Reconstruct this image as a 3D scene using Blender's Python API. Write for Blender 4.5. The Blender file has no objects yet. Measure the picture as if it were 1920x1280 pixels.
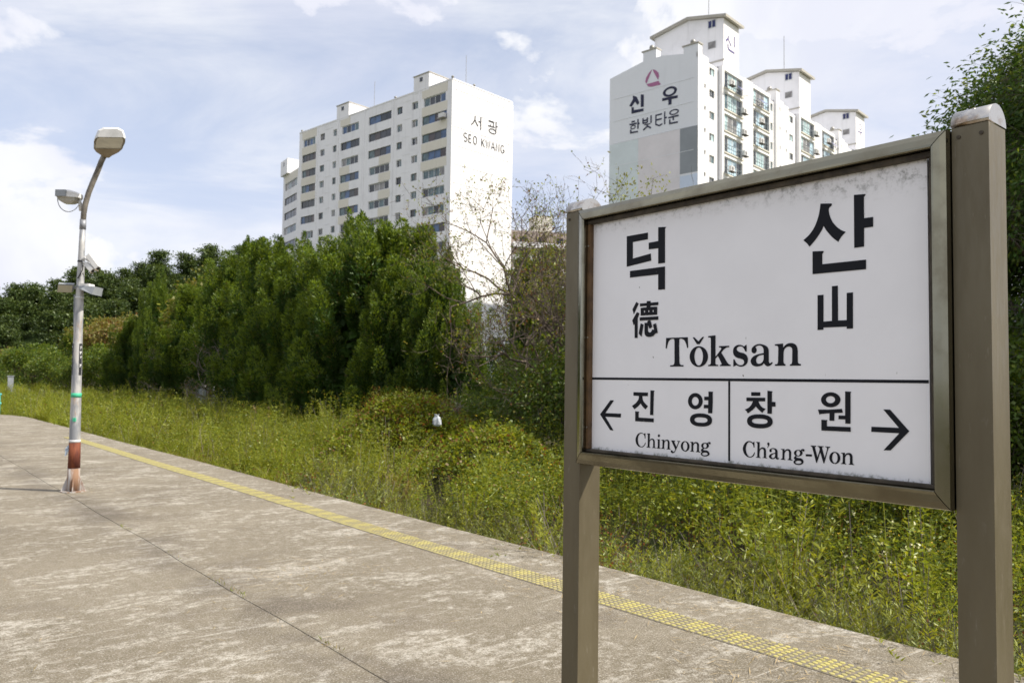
import bpy, math, random
import numpy as np
from mathutils import Vector, Matrix
from mathutils.geometry import tessellate_polygon

# ------------------------------------------------------------------ camera, sky, sun
scn = bpy.context.scene
COL = scn.collection
R = math.radians
PITCH, ROLL, FOCAL, CAMZ = R(2.84), 0.0145, 28.0, 1.6
FPX = FOCAL / 36.0 * 1920.0
cam_d = bpy.data.cameras.new('camera'); cam = bpy.data.objects.new('camera', cam_d); COL.objects.link(cam)
cam_d.lens = FOCAL; cam_d.sensor_width = 36.0; cam_d.clip_start = 0.05; cam_d.clip_end = 6000
cam_d.dof.use_dof = True; cam_d.dof.focus_distance = 2.75; cam_d.dof.aperture_fstop = 7.1
cam.matrix_world = Matrix.Translation((0, 0, CAMZ)) @ Matrix.Rotation(R(90) + PITCH, 4, 'X') @ Matrix.Rotation(ROLL, 4, 'Z')
scn.camera = cam

SUN_AZ, SUN_EL = R(100.4), R(46.5)          # azimuth from +Y towards +X
SUNV = Vector((math.sin(SUN_AZ) * math.cos(SUN_EL), math.cos(SUN_AZ) * math.cos(SUN_EL), math.sin(SUN_EL)))
world = bpy.data.worlds.new('World'); scn.world = world; world.use_nodes = True
wt = world.node_tree; wt.nodes.clear()
def wn(kind, **kw):
    n = wt.nodes.new(kind)
    for k, v in kw.items(): setattr(n, k, v)
    return n
def wl(a, b): wt.links.new(a, b)
sky = wn('ShaderNodeTexSky', sky_type='NISHITA', sun_disc=False, sun_elevation=SUN_EL, sun_rotation=SUN_AZ,
         air_density=1.0, dust_density=2.2, ozone_density=1.6, altitude=20)
tc = wn('ShaderNodeTexCoord')
sep = wn('ShaderNodeSeparateXYZ'); wl(tc.outputs['Generated'], sep.inputs[0])
def wm(op, a, b=None, c=None, clamp=False):
    n = wn('ShaderNodeMath', operation=op, use_clamp=clamp)
    for i, v in enumerate((a, b, c)):
        if v is None: continue
        if isinstance(v, (int, float)): n.inputs[i].default_value = v
        else: wl(v, n.inputs[i])
    return n.outputs[0]
zc = wm('ADD', wm('MAXIMUM', sep.outputs[2], 0.0), 0.22)
cmb = wn('ShaderNodeCombineXYZ')
wl(wm('DIVIDE', sep.outputs[0], zc), cmb.inputs[0]); wl(wm('DIVIDE', sep.outputs[1], zc), cmb.inputs[1])
def wnoise(vec, scale, detail, rough, loc, dist=0.0, sc=(1, 1, 1), rz=0.0):
    mp = wn('ShaderNodeMapping'); mp.inputs['Location'].default_value = loc; mp.inputs['Scale'].default_value = sc; mp.inputs['Rotation'].default_value = (0, 0, rz)
    wl(vec, mp.inputs[0])
    n = wn('ShaderNodeTexNoise', noise_dimensions='3D'); wl(mp.outputs[0], n.inputs['Vector'])
    n.inputs['Scale'].default_value = scale; n.inputs['Detail'].default_value = detail
    n.inputs['Roughness'].default_value = rough; n.inputs['Distortion'].default_value = dist
    return n.outputs['Fac']
def wramp(v, a, b):
    n = wn('ShaderNodeMapRange', interpolation_type='SMOOTHSTEP'); wl(v, n.inputs[0])
    n.inputs[1].default_value = a; n.inputs[2].default_value = b
    return n.outputs[0]
big = wnoise(cmb.outputs[0], 0.85, 2.0, 0.5, (3.1, 7.7, 0.4))                       # where the cloud cover sits
puff = wnoise(tc.outputs['Generated'], 3.6, 9.0, 0.56, (7.7, 5.1, 2.2), 0.25, (1, 1, 1.7), R(82))  # cumulus heaps
veil = wnoise(cmb.outputs[0], 1.15, 8.0, 0.60, (2.3, 0.4, 3.0), 0.6, (0.75, 1.6, 1))    # thin streaked veil
cum = wm('MULTIPLY', wramp(puff, 0.485, 0.565), 0.96)
vl = wm('MULTIPLY', wramp(wm('ADD', wm('MULTIPLY', veil, 0.75), wm('MULTIPLY', big, 0.35)), 0.39, 0.65), 0.80)
cover = wm('MAXIMUM', cum, vl)
low = wramp(sep.outputs[2], -0.02, 0.12)
cover = wm('MULTIPLY', cover, low)
hz = wm('SUBTRACT', 1.0, wramp(sep.outputs[2], 0.0, 0.50))
shade = wnoise(tc.outputs['Generated'], 5.0, 6.0, 0.55, (4.0, 1.2, 2.9), 0.2)
ccol = wn('ShaderNodeMix', data_type='RGBA')
wl(wramp(shade, 0.38, 0.62), ccol.inputs[0])
ccol.inputs[6].default_value = (5.65, 5.75, 6.4, 1); ccol.inputs[7].default_value = (6.5, 6.55, 6.75, 1)
skyc = wn('ShaderNodeMix', data_type='RGBA')      # pale humid air over the Nishita blue
wl(wm('ADD', wm('MULTIPLY', hz, 0.40), 0.44), skyc.inputs[0]); wl(sky.outputs[0], skyc.inputs[6])
skyc.inputs[7].default_value = (4.95, 5.35, 6.6, 1)
mixc = wn('ShaderNodeMix', data_type='RGBA')
wl(cover, mixc.inputs[0]); wl(skyc.outputs[2], mixc.inputs[6]); wl(ccol.outputs[2], mixc.inputs[7])
bg = wn('ShaderNodeBackground'); bg.inputs['Strength'].default_value = 0.100
wl(mixc.outputs[2], bg.inputs['Color'])
wo = wn('ShaderNodeOutputWorld'); wl(bg.outputs[0], wo.inputs['Surface'])

sun_d = bpy.data.lights.new('sun', 'SUN'); sun = bpy.data.objects.new('sun', sun_d); COL.objects.link(sun)
sun_d.energy = 4.3; sun_d.angle = R(0.53); sun_d.color = (1.0, 0.93, 0.82)
sun.rotation_euler = SUNV.to_track_quat('Z', 'Y').to_euler(); sun.location = (40, -10, 60)

vs = scn.view_settings
vs.view_transform = 'Standard'; vs.look = 'None'; vs.gamma = 1.0; vs.use_curve_mapping = False
vs.exposure = 0.64
scn.cycles.use_denoising = True
scn.cycles.max_bounces = 6; scn.cycles.diffuse_bounces = 3; scn.cycles.glossy_bounces = 3
scn.cycles.transmission_bounces = 3; scn.cycles.transparent_max_bounces = 6
scn.cycles.sample_clamp_indirect = 6.0

# ------------------------------------------------------------------ pixel -> direction
_cm = cam.matrix_world.to_3x3()
CAMP = Vector((0, 0, CAMZ))
def ray(x, y): return _cm @ Vector(((x - 960) / FPX, -(y - 640) / FPX, -1.0))
def ground(x, y, z=0.0):
    d = ray(x, y); return CAMP + d * ((z - CAMZ) / d.z)
def on_plane(px, p0, n):
    d = ray(*px); return CAMP + d * ((Vector(p0) - CAMP).dot(n) / d.dot(n))
TRK = R(39.6)                                      # track frame: local x across the line, y along it
TX, TY = Vector((math.cos(TRK), math.sin(TRK), 0)), Vector((-math.sin(TRK), math.cos(TRK), 0))
def tr(r, t, z=0.0): return TX * r + TY * t + Vector((0, 0, z))
def from_px(x, d, z):                               # point seen in column x, d metres ahead, at height z
    v = ray(x, 712); return Vector((v.x / v.y * d, d, z))

# ------------------------------------------------------------------ object helpers
def thing(name, label, cat, loc=(0, 0, 0), rotz=0.0, group=None):
    o = bpy.data.objects.new(name, None); COL.objects.link(o)
    o.empty_display_size = 0.2
    o.location = loc; o.rotation_euler = (0, 0, rotz); o['label'] = label; o['category'] = cat
    if group: o['group'] = group
    return o
def tag(o, label=None, cat=None, group=None, kind=None):
    if label: o['label'] = label
    if cat: o['category'] = cat
    if group: o['group'] = group
    if kind: o['kind'] = kind
    return o
def link(name, me, parent=None, loc=(0, 0, 0), rot=(0, 0, 0), scale=(1, 1, 1)):
    o = bpy.data.objects.new(name, me); COL.objects.link(o)
    o.location = loc; o.rotation_euler = rot; o.scale = scale
    if parent: o.parent = parent
    return o
class MB:
    def __init__(s): s.v = []; s.f = []; s.m = []; s.mi = 0; s.uv = None
    def quad(s, *p):
        n = len(s.v); s.v += [tuple(q) for q in p]; s.f.append(tuple(range(n, n + len(p)))); s.m.append(s.mi)
    def box(s, a, b, bev=0.0):
        x0, y0, z0 = a; x1, y1, z1 = b
        if bev <= 0:
            n = len(s.v)
            s.v += [(x0,y0,z0),(x1,y0,z0),(x1,y1,z0),(x0,y1,z0),(x0,y0,z1),(x1,y0,z1),(x1,y1,z1),(x0,y1,z1)]
            for f in ((3,2,1,0),(4,5,6,7),(0,1,5,4),(1,2,6,5),(2,3,7,6),(3,0,4,7)):
                s.f.append(tuple(n + i for i in f)); s.m.append(s.mi)
        else:                                        # bevelled along the vertical and horizontal edges
            e = bev
            s.loft([[(x0+e,y0+e,z0),(x1-e,y0+e,z0),(x1-e,y1-e,z0),(x0+e,y1-e,z0)],
                    [(x0,y0,z0+e),(x1,y0,z0+e),(x1,y1,z0+e),(x0,y1,z0+e)],
                    [(x0,y0,z1-e),(x1,y0,z1-e),(x1,y1,z1-e),(x0,y1,z1-e)],
                    [(x0+e,y0+e,z1),(x1-e,y0+e,z1),(x1-e,y1-e,z1),(x0+e,y1-e,z1)]])
    def loft(s, rings, cap=True):
        n = len(s.v); k = len(rings[0])
        for r in rings: s.v += [tuple(p) for p in r]
        for i in range(len(rings) - 1):
            for j in range(k):
                a, b = n + i*k + j, n + i*k + (j+1) % k
                s.f.append((a, b, b + k, a + k)); s.m.append(s.mi)
        if cap:
            s.f.append(tuple(n + j for j in reversed(range(k)))); s.m.append(s.mi)
            e = n + (len(rings)-1)*k
            s.f.append(tuple(e + j for j in range(k))); s.m.append(s.mi)
    def tube(s, pts, rad, n=8, cap=True):
        pts = [Vector(p) for p in pts]
        if not hasattr(rad, '__len__'): rad = [rad] * len(pts)
        rings = []; ref = None
        for i, p in enumerate(pts):
            d = (pts[min(i+1, len(pts)-1)] - pts[max(i-1, 0)]).normalized()
            if ref is None: ref = Vector((1, 0, 0)) if abs(d.x) < 0.8 else Vector((0, 1, 0))
            a = (ref - d * ref.dot(d)).normalized(); b = d.cross(a); ref = a
            rings.append([p + (a*math.cos(2*math.pi*j/n) + b*math.sin(2*math.pi*j/n)) * rad[i] for j in range(n)])
        s.loft(rings, cap)
    def ball(s, c, r, n=10, m=6):
        if not hasattr(r, '__len__'): r = (r, r, r)
        rings = [[(c[0] + r[0]*math.sin(math.pi*(i+.5)/m)*math.cos(2*math.pi*j/n), c[1] + r[1]*math.sin(math.pi*(i+.5)/m)*math.sin(2*math.pi*j/n),
                   c[2] - r[2]*math.cos(math.pi*(i+.5)/m)) for j in range(n)] for i in range(m)]
        s.loft(rings)
    def mesh(s, name, mats, smooth=False):
        me = bpy.data.meshes.new(name); me.from_pydata(s.v, [], s.f)
        for m in (mats if isinstance(mats, (list, tuple)) else [mats]): me.materials.append(m)
        if isinstance(mats, (list, tuple)): me.polygons.foreach_set('material_index', s.m)
        if smooth: me.polygons.foreach_set('use_smooth', [True] * len(s.f))
        me.update(); return me
    def build(s, name, mats, parent=None, loc=(0,0,0), rot=(0,0,0), smooth=False):
        return link(name, s.mesh(name, mats, smooth), parent, loc, rot)
def np_mesh(name, V, Q, mats, MI=None, smooth=False):
    """quads from numpy arrays"""
    me = bpy.data.meshes.new(name); nq = len(Q)
    me.vertices.add(len(V)); me.vertices.foreach_set('co', np.asarray(V, np.float32).ravel())
    me.loops.add(nq * 4); me.loops.foreach_set('vertex_index', np.asarray(Q, np.int32).ravel())
    me.polygons.add(nq); me.polygons.foreach_set('loop_start', np.arange(0, nq * 4, 4, dtype=np.int32))
    for m in mats: me.materials.append(m)
    if MI is not None: me.polygons.foreach_set('material_index', np.asarray(MI, np.int32))
    me.update(calc_edges=True)
    return me

# ------------------------------------------------------------------ materials
MAT = {}
def new_mat(name, rough=0.6, metal=0.0, spec=0.5):
    m = bpy.data.materials.new(name); m.use_nodes = True
    b = m.node_tree.nodes['Principled BSDF']
    b.inputs['Roughness'].default_value = rough; b.inputs['Metallic'].default_value = metal
    b.inputs['Specular IOR Level'].default_value = spec
    MAT[name] = m
    return m, m.node_tree, b
def nd(nt, kind, **kw):
    n = nt.nodes.new(kind)
    for k, v in kw.items(): setattr(n, k, v)
    return n
def noise(nt, scale, detail=4.0, rough=0.55, sc=None, coord='Object', loc=(0,0,0), rot=(0,0,0), dist=0.0):
    t = nd(nt, 'ShaderNodeTexCoord'); v = t.outputs[coord]
    mp = nd(nt, 'ShaderNodeMapping'); mp.inputs['Scale'].default_value = sc or (1,1,1)
    mp.inputs['Location'].default_value = loc; mp.inputs['Rotation'].default_value = rot
    nt.links.new(v, mp.inputs[0])
    n = nd(nt, 'ShaderNodeTexNoise'); nt.links.new(mp.outputs[0], n.inputs['Vector'])
    n.inputs['Scale'].default_value = scale; n.inputs['Detail'].default_value = detail; n.inputs['Roughness'].default_value = rough
    n.inputs['Distortion'].default_value = dist
    return n.outputs['Fac']
def ramp(nt, v, a, b, lo=0.0, hi=1.0):
    n = nd(nt, 'ShaderNodeMapRange', interpolation_type='SMOOTHSTEP'); nt.links.new(v, n.inputs[0])
    n.inputs[1].default_value = a; n.inputs[2].default_value = b; n.inputs[3].default_value = lo; n.inputs[4].default_value = hi
    return n.outputs[0]
def mixc(nt, fac, a, b, blend='MIX'):
    n = nd(nt, 'ShaderNodeMix', data_type='RGBA', blend_type=blend)
    for i, v in ((0, fac), (6, a), (7, b)):
        if isinstance(v, (int, float)): n.inputs[i].default_value = v
        elif isinstance(v, (tuple, list)): n.inputs[i].default_value = (*v, 1)
        else: nt.links.new(v, n.inputs[i])
    return n.outputs[2]
def mth(nt, op, a, b=None, clamp=False):
    n = nd(nt, 'ShaderNodeMath', operation=op, use_clamp=clamp)
    for i, v in enumerate((a, b)):
        if v is None: continue
        if isinstance(v, (int, float)): n.inputs[i].default_value = v
        else: nt.links.new(v, n.inputs[i])
    return n.outputs[0]
def bump(nt, bsdf, h, strength=0.3, dist=0.01):
    n = nd(nt, 'ShaderNodeBump'); n.inputs['Strength'].default_value = strength; n.inputs['Distance'].default_value = dist
    nt.links.new(h, n.inputs['Height']); nt.links.new(n.outputs[0], bsdf.inputs['Normal'])
def plain(name, col, rough=0.6, metal=0.0, spec=0.5, var=0.12, vscale=6.0, bmp=0.0):
    """a colour with slight weathering"""
    m, nt, b = new_mat(name, rough, metal, spec)
    f = noise(nt, vscale, 5, 0.6)
    c = mixc(nt, ramp(nt, f, 0.3, 0.7), tuple(x*(1-var) for x in col), tuple(min(1, x*(1+var)) for x in col))
    nt.links.new(c, b.inputs['Base Color'])
    if bmp: bump(nt, b, noise(nt, vscale*12, 3), bmp, 0.003)
    return m
def leaf_mat(name, col, trans=0.45, var=0.3, vs=1.3, tcol=None):
    m = bpy.data.materials.new(name); m.use_nodes = True; nt = m.node_tree; nt.nodes.clear(); MAT[name] = m
    f = noise(nt, vs, 3, 0.6, coord='Object'); g = noise(nt, 23.0, 2, 0.5, coord='Object')
    k = mth(nt, 'ADD', mth(nt, 'MULTIPLY', f, 0.6), mth(nt, 'MULTIPLY', g, 0.4))
    c = mixc(nt, ramp(nt, k, 0.36, 0.64), tuple(x*(1-var) for x in col), tuple(x*(1+var) for x in col))
    d = nd(nt, 'ShaderNodeBsdfDiffuse'); nt.links.new(c, d.inputs[0])
    t = nd(nt, 'ShaderNodeBsdfTranslucent')
    tc_ = mixc(nt, 1.0, c, tcol or (1.5, 1.35, 0.55), 'MULTIPLY'); nt.links.new(tc_, t.inputs[0])
    g_ = nd(nt, 'ShaderNodeBsdfGlossy'); g_.inputs['Roughness'].default_value = 0.45; g_.inputs[0].default_value = (0.5, 0.55, 0.45, 1)
    mx = nd(nt, 'ShaderNodeMixShader'); mx.inputs[0].default_value = trans
    nt.links.new(d.outputs[0], mx.inputs[1]); nt.links.new(t.outputs[0], mx.inputs[2])
    mx2 = nd(nt, 'ShaderNodeMixShader'); mx2.inputs[0].default_value = 0.045
    nt.links.new(mx.outputs[0], mx2.inputs[1]); nt.links.new(g_.outputs[0], mx2.inputs[2])
    o = nd(nt, 'ShaderNodeOutputMaterial'); nt.links.new(mx2.outputs[0], o.inputs[0])
    return m

# weathered concrete of the platform: broom streaks run across, pale worn patches, dark stains
m, nt, b = new_mat('concrete', 0.92, 0, 0.25)
st = noise(nt, 1.5, 9, 0.66, sc=(0.75, 1.3, 1), dist=0.9)
st2 = noise(nt, 6.5, 9, 0.76, sc=(0.7, 1.4, 1), loc=(3, 1, 0), dist=0.6)
pat = noise(nt, 0.5, 5, 0.6, loc=(5, 2, 0)); fine = noise(nt, 30, 7, 0.85); gr = noise(nt, 85, 3, 0.8); mid_ = noise(nt, 13, 7, 0.78, loc=(2, 8, 0))
lin_ = noise(nt, 3.2, 6, 0.6, sc=(0.16, 3.0, 1), loc=(1, 6, 0), dist=0.5)
mixn = mth(nt, 'ADD', mth(nt, 'MULTIPLY', st, 0.38), mth(nt, 'ADD', mth(nt, 'MULTIPLY', st2, 0.32), mth(nt, 'MULTIPLY', mid_, 0.30)))
worn = mth(nt, 'MULTIPLY', mth(nt, 'MAXIMUM', ramp(nt, mixn, 0.49, 0.58), ramp(nt, lin_, 0.62, 0.68, 0, 0.9)), ramp(nt, fine, 0.40, 0.54))
c = mixc(nt, ramp(nt, pat, 0.35, 0.65), (0.150, 0.128, 0.088), (0.196, 0.170, 0.122))
c = mixc(nt, ramp(nt, mid_, 0.38, 0.62, 0.0, 0.5), c, (0.275, 0.24, 0.19))
c = mixc(nt, mth(nt, 'MULTIPLY', worn, 0.86), c, (0.49, 0.462, 0.402))
c = mixc(nt, ramp(nt, noise(nt, 0.8, 7, 0.62, loc=(9, 4, 0)), 0.52, 0.70, 0, 0.6), c, (0.115, 0.094, 0.070))
tcx = nd(nt, 'ShaderNodeTexCoord'); spx = nd(nt, 'ShaderNodeSeparateXYZ'); nt.links.new(tcx.outputs['Object'], spx.inputs[0])
jd = mth(nt, 'ABSOLUTE', mth(nt, 'SUBTRACT', spx.outputs[0], 2.28))
jm = mth(nt, 'MULTIPLY', ramp(nt, jd, 0.55, 0.02), ramp(nt, noise(nt, 1.1, 6, 0.65, loc=(0, 3, 0)), 0.42, 0.62))
c = mixc(nt, mth(nt, 'MULTIPLY', jm, 0.6), c, (0.085, 0.070, 0.055))
c = mixc(nt, ramp(nt, fine, 0.53, 0.68, 0, 0.6), c, (0.095, 0.080, 0.062))
c = mixc(nt, ramp(nt, gr, 0.55, 0.66, 0, 0.7), c, (0.52, 0.49, 0.44))
c = mixc(nt, ramp(nt, gr, 0.46, 0.35, 0, 0.75), c, (0.07, 0.06, 0.05))
nt.links.new(c, b.inputs['Base Color']); bump(nt, b, mth(nt, 'ADD', fine, mth(nt, 'MULTIPLY', gr, 0.7)), 0.8, 0.008)
plain('joint_dark', (0.035, 0.03, 0.025), 0.95)
# worn tactile tiles
m, nt, b = new_mat('tactile_base', 0.85, 0, 0.3)
c = mixc(nt, ramp(nt, noise(nt, 5, 6, 0.65), 0.52, 0.68), (0.17, 0.15, 0.115), (0.30, 0.26, 0.10))
nt.links.new(c, b.inputs['Base Color'])
m, nt, b = new_mat('tactile_yellow', 0.7, 0, 0.3)
c = mixc(nt, ramp(nt, noise(nt, 4.0, 6, 0.7, coord='Object'), 0.36, 0.60), (0.26, 0.23, 0.13), (0.43, 0.38, 0.125))
nt.links.new(c, b.inputs['Base Color'])
# earth below the weeds
m, nt, b = new_mat('soil', 1.0, 0, 0.1)
c = mixc(nt, ramp(nt, noise(nt, 0.6, 6, 0.6), 0.4, 0.65), (0.055, 0.046, 0.026), (0.05, 0.062, 0.018))
tcg = nd(nt, 'ShaderNodeTexCoord'); lng = nd(nt, 'ShaderNodeVectorMath', operation='LENGTH'); nt.links.new(tcg.outputs['Object'], lng.inputs[0])
c = mixc(nt, ramp(nt, lng.outputs['Value'], 60, 110), c, mixc(nt, ramp(nt, noise(nt, 0.02, 5, 0.6), 0.42, 0.58), (0.11, 0.13, 0.045), (0.25, 0.23, 0.20)))
nt.links.new(c, b.inputs['Base Color'])
plain('hill_soil', (0.03, 0.045, 0.016), 1.0, 0, 0.0, var=0.3, vscale=0.2)
# sign materials
m, nt, b = new_mat('sign_metal', 0.30, 1.0)
gx = noise(nt, 60, 4, 0.6, sc=(0.04, 1, 1)); gz = noise(nt, 7, 6, 0.65)
c = mixc(nt, ramp(nt, gz, 0.42, 0.72), (0.255, 0.24, 0.175), (0.19, 0.17, 0.12))
nt.links.new(c, b.inputs['Base Color']); nt.links.new(ramp(nt, gz, 0.3, 0.7, 0.12, 0.27), b.inputs['Roughness'])
m, nt, b = new_mat('post_metal', 0.42, 0.35)
gz = noise(nt, 3.0, 6, 0.6, sc=(3, 3, 0.6)); gf = noise(nt, 55, 3, 0.7, sc=(1, 1, 0.2))
c = mixc(nt, ramp(nt, gz, 0.35, 0.7), (0.142, 0.120, 0.074), (0.116, 0.096, 0.057))
c = mixc(nt, ramp(nt, gf, 0.62, 0.75, 0, 0.4), c, (0.26, 0.23, 0.18))
nt.links.new(c, b.inputs['Base Color']); nt.links.new(ramp(nt, gf, 0.3, 0.7, 0.36, 0.52), b.inputs['Roughness'])
m, nt, b = new_mat('cap_metal', 0.22, 0.95)
c = mixc(nt, ramp(nt, noise(nt, 14, 5, 0.6, sc=(1, 1, 1)), 0.48, 0.70), (0.52, 0.50, 0.47), (0.30, 0.22, 0.15))
nt.links.new(c, b.inputs['Base Color'])
plain('bead_dark', (0.06, 0.048, 0.033), 0.7, 0.2, var=0.4, vscale=25)
plain('bead_brown', (0.11, 0.062, 0.026), 0.6, 0.1, var=0.35, vscale=18)
plain('screw', (0.45, 0.42, 0.38), 0.35, 0.9)
# white enamel panel; local z 0.915 tall, x 1.315 wide: grime gathers along the upper and lower rim
m, nt, b = new_mat('sign_white', 0.30, 0, 0.5)
t = nd(nt, 'ShaderNodeTexCoord'); sp = nd(nt, 'ShaderNodeSeparateXYZ'); nt.links.new(t.outputs['Object'], sp.inputs[0])
rag = noise(nt, 34, 8, 0.75); blot = noise(nt, 4.5, 4, 0.6, loc=(2, 0, 1))
low_ = mth(nt, 'SUBTRACT', 1.0, ramp(nt, mth(nt, 'ADD', sp.outputs[2], mth(nt, 'MULTIPLY', rag, -0.034)), -0.019, 0.001))
top_ = ramp(nt, mth(nt, 'ADD', sp.outputs[2], mth(nt, 'ADD', mth(nt, 'MULTIPLY', rag, 0.085), mth(nt, 'MULTIPLY', ramp(nt, sp.outputs[0], 0.6, 1.3), 0.045))), 0.895, 0.985)
spk = ramp(nt, noise(nt, 48, 1.5, 0.4, loc=(1, 3, 5)), 0.765, 0.80)
spk2 = ramp(nt, noise(nt, 30, 1.5, 0.4, sc=(2.2, 1, 0.55), rot=(0, 0.6, 0), loc=(7, 3, 5)), 0.775, 0.81)
c = mixc(nt, ramp(nt, blot, 0.3, 0.7), (0.80, 0.795, 0.81), (0.83, 0.825, 0.84))
c = mixc(nt, mth(nt, 'MULTIPLY', top_, ramp(nt, rag, 0.46, 0.66, 0.04, 0.7)), c, (0.10, 0.10, 0.075))
c = mixc(nt, mth(nt, 'MULTIPLY', low_, ramp(nt, rag, 0.42, 0.6, 0.1, 0.9)), c, (0.10, 0.115, 0.075))
c = mixc(nt, mth(nt, 'MULTIPLY', mth(nt, 'MAXIMUM', spk, spk2), 0.8), c, (0.14, 0.13, 0.11))
nt.links.new(c, b.inputs['Base Color'])
m, nt, b = new_mat('sign_black', 0.6, 0, 0.15)
c = mixc(nt, ramp(nt, noise(nt, 40, 2, 0.4, sc=(1, 1, 0.5), loc=(4, 4, 4)), 0.755, 0.79), (0.011, 0.012, 0.016), (0.4, 0.4, 0.4))
nt.links.new(c, b.inputs['Base Color'])
# buildings
def wall_paint(name, col, stain, amt=0.35):
    m, nt, b = new_mat(name, 0.85, 0, 0.3)
    v = noise(nt, 1.1, 6, 0.6, sc=(1.6, 1.6, 0.10)); w = noise(nt, 0.35, 5, 0.6)
    c = mixc(nt, ramp(nt, v, 0.50, 0.78, 0, amt), col, stain)
    c = mixc(nt, ramp(nt, w, 0.45, 0.75, 0, amt*0.6), c, stain)
    nt.links.new(c, b.inputs['Base Color']); return m
wall_paint('wall_white', (0.84, 0.83, 0.84), (0.56, 0.55, 0.55), 0.55)
wall_paint('wall_white_clean', (0.80, 0.79, 0.78), (0.70, 0.69, 0.67), 0.3)
wall_paint('wall_cream', (0.72, 0.68, 0.59), (0.54, 0.50, 0.43), 0.4)
wall_paint('wall_grey', (0.80, 0.81, 0.84), (0.66, 0.67, 0.70), 0.3)
wall_paint('wall_tan', (0.34, 0.28, 0.24), (0.26, 0.21, 0.18), 0.4)
plain('paint_green_grey', (0.68, 0.74, 0.75), 0.85, var=0.05, vscale=0.4)
plain('paint_pink_grey', (0.75, 0.71, 0.72), 0.85, var=0.05, vscale=0.4)
plain('paint_slate', (0.29, 0.31, 0.33), 0.85, var=0.06, vscale=0.4)
plain('paint_blue', (0.62, 0.70, 0.83), 0.85, var=0.05, vscale=0.4)
plain('paint_navy', (0.022, 0.024, 0.06), 0.8)
plain('paint_violet', (0.09, 0.08, 0.22), 0.8)
plain('paint_black', (0.03, 0.03, 0.035), 0.8)
plain('paint_rose', (0.42, 0.16, 0.30), 0.8)
plain('paint_rose_faded', (0.74, 0.66, 0.68), 0.8)
plain('eave', (0.40, 0.38, 0.33), 0.8)
plain('frame_white', (0.62, 0.63, 0.64), 0.5)
plain('frame_dark', (0.10, 0.10, 0.10), 0.5)
plain('railing', (0.20, 0.24, 0.25), 0.5, 0.4)
plain('soot', (0.09, 0.085, 0.08), 0.9)
def glass(name, col, rough=0.06, spec=0.6):
    m, nt, b = new_mat(name, rough, 0, spec)
    c = mixc(nt, ramp(nt, noise(nt, 0.9, 3, 0.5), 0.35, 0.65), tuple(x*0.7 for x in col), tuple(x*1.3 for x in col))
    nt.links.new(c, b.inputs['Base Color']); return m
glass('glass_dark', (0.020, 0.026, 0.032)); glass('glass_smoke', (0.045, 0.05, 0.055)); glass('glass_teal', (0.09, 0.14, 0.15))
glass('glass_blue', (0.05, 0.10, 0.20)); glass('glass_curtain', (0.22, 0.21, 0.20), 0.2); glass('glass_brown', (0.06, 0.045, 0.04))
glass('glass_aqua', (0.40, 0.53, 0.54), 0.25, 0.3); glass('glass_sky', (0.42, 0.56, 0.64), 0.25, 0.3); glass('glass_navy', (0.02, 0.025, 0.10))
glass('solar_glass', (0.13, 0.13, 0.36), 0.15)
plain('ac_white', (0.68, 0.67, 0.64), 0.5); plain('ac_grille', (0.15, 0.15, 0.15), 0.6); plain('vent_metal', (0.30, 0.29, 0.26), 0.4, 0.6)
# lamp post
m, nt, b = new_mat('pole_paint', 0.5, 0.25)
n1 = noise(nt, 2.2, 6, 0.62, sc=(3, 3, 0.8)); n2 = noise(nt, 9, 6, 0.7, sc=(1, 1, 0.3), loc=(4, 4, 2))
c = mixc(nt, ramp(nt, n1, 0.42, 0.6), (0.25, 0.26, 0.28), (0.50, 0.49, 0.47))
c = mixc(nt, ramp(nt, n2, 0.58, 0.74, 0, 0.8), c, (0.42, 0.25, 0.12))
nt.links.new(c, b.inputs['Base Color'])
plain('arm_rust', (0.21, 0.19, 0.16), 0.6, 0.4, var=0.4, vscale=8)
m, nt, b = new_mat('rust_red', 0.8)
c = mixc(nt, ramp(nt, noise(nt, 9, 5, 0.6, sc=(2, 2, 0.4)), 0.35, 0.65), (0.085, 0.017, 0.008), (0.19, 0.05, 0.018)); nt.links.new(c, b.inputs['Base Color'])
m, nt, b = new_mat('pole_foot', 0.8, 0.1)
c = mixc(nt, ramp(nt, noise(nt, 6, 6, 0.65, sc=(2, 2, 0.35)), 0.40, 0.58), (0.42, 0.41, 0.40), (0.24, 0.14, 0.085)); nt.links.new(c, b.inputs['Base Color'])
plain('lamp_white', (0.66, 0.65, 0.62), 0.4); plain('lamp_tan', (0.30, 0.245, 0.17), 0.5); plain('lamp_inner', (0.09, 0.075, 0.055), 0.5)
plain('lamp_glass', (0.45, 0.44, 0.40), 0.15, 0, 0.6); plain('lamp_grey', (0.27, 0.29, 0.31), 0.4); plain('cable_black', (0.015, 0.015, 0.018), 0.6)
plain('tape_green', (0.05, 0.42, 0.24), 0.6); plain('tape_white', (0.6, 0.6, 0.6), 0.6); plain('plate_black', (0.02, 0.02, 0.025), 0.5)
plain('rag_blue', (0.35, 0.42, 0.50), 0.8); plain('panel_beige', (0.40, 0.375, 0.28), 0.35); plain('teal_paint', (0.06, 0.36, 0.35), 0.5)
plain('bag_white', (0.47, 0.50, 0.54), 0.45); plain('orange_lamp', (0.75, 0.30, 0.03), 0.4)
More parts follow.
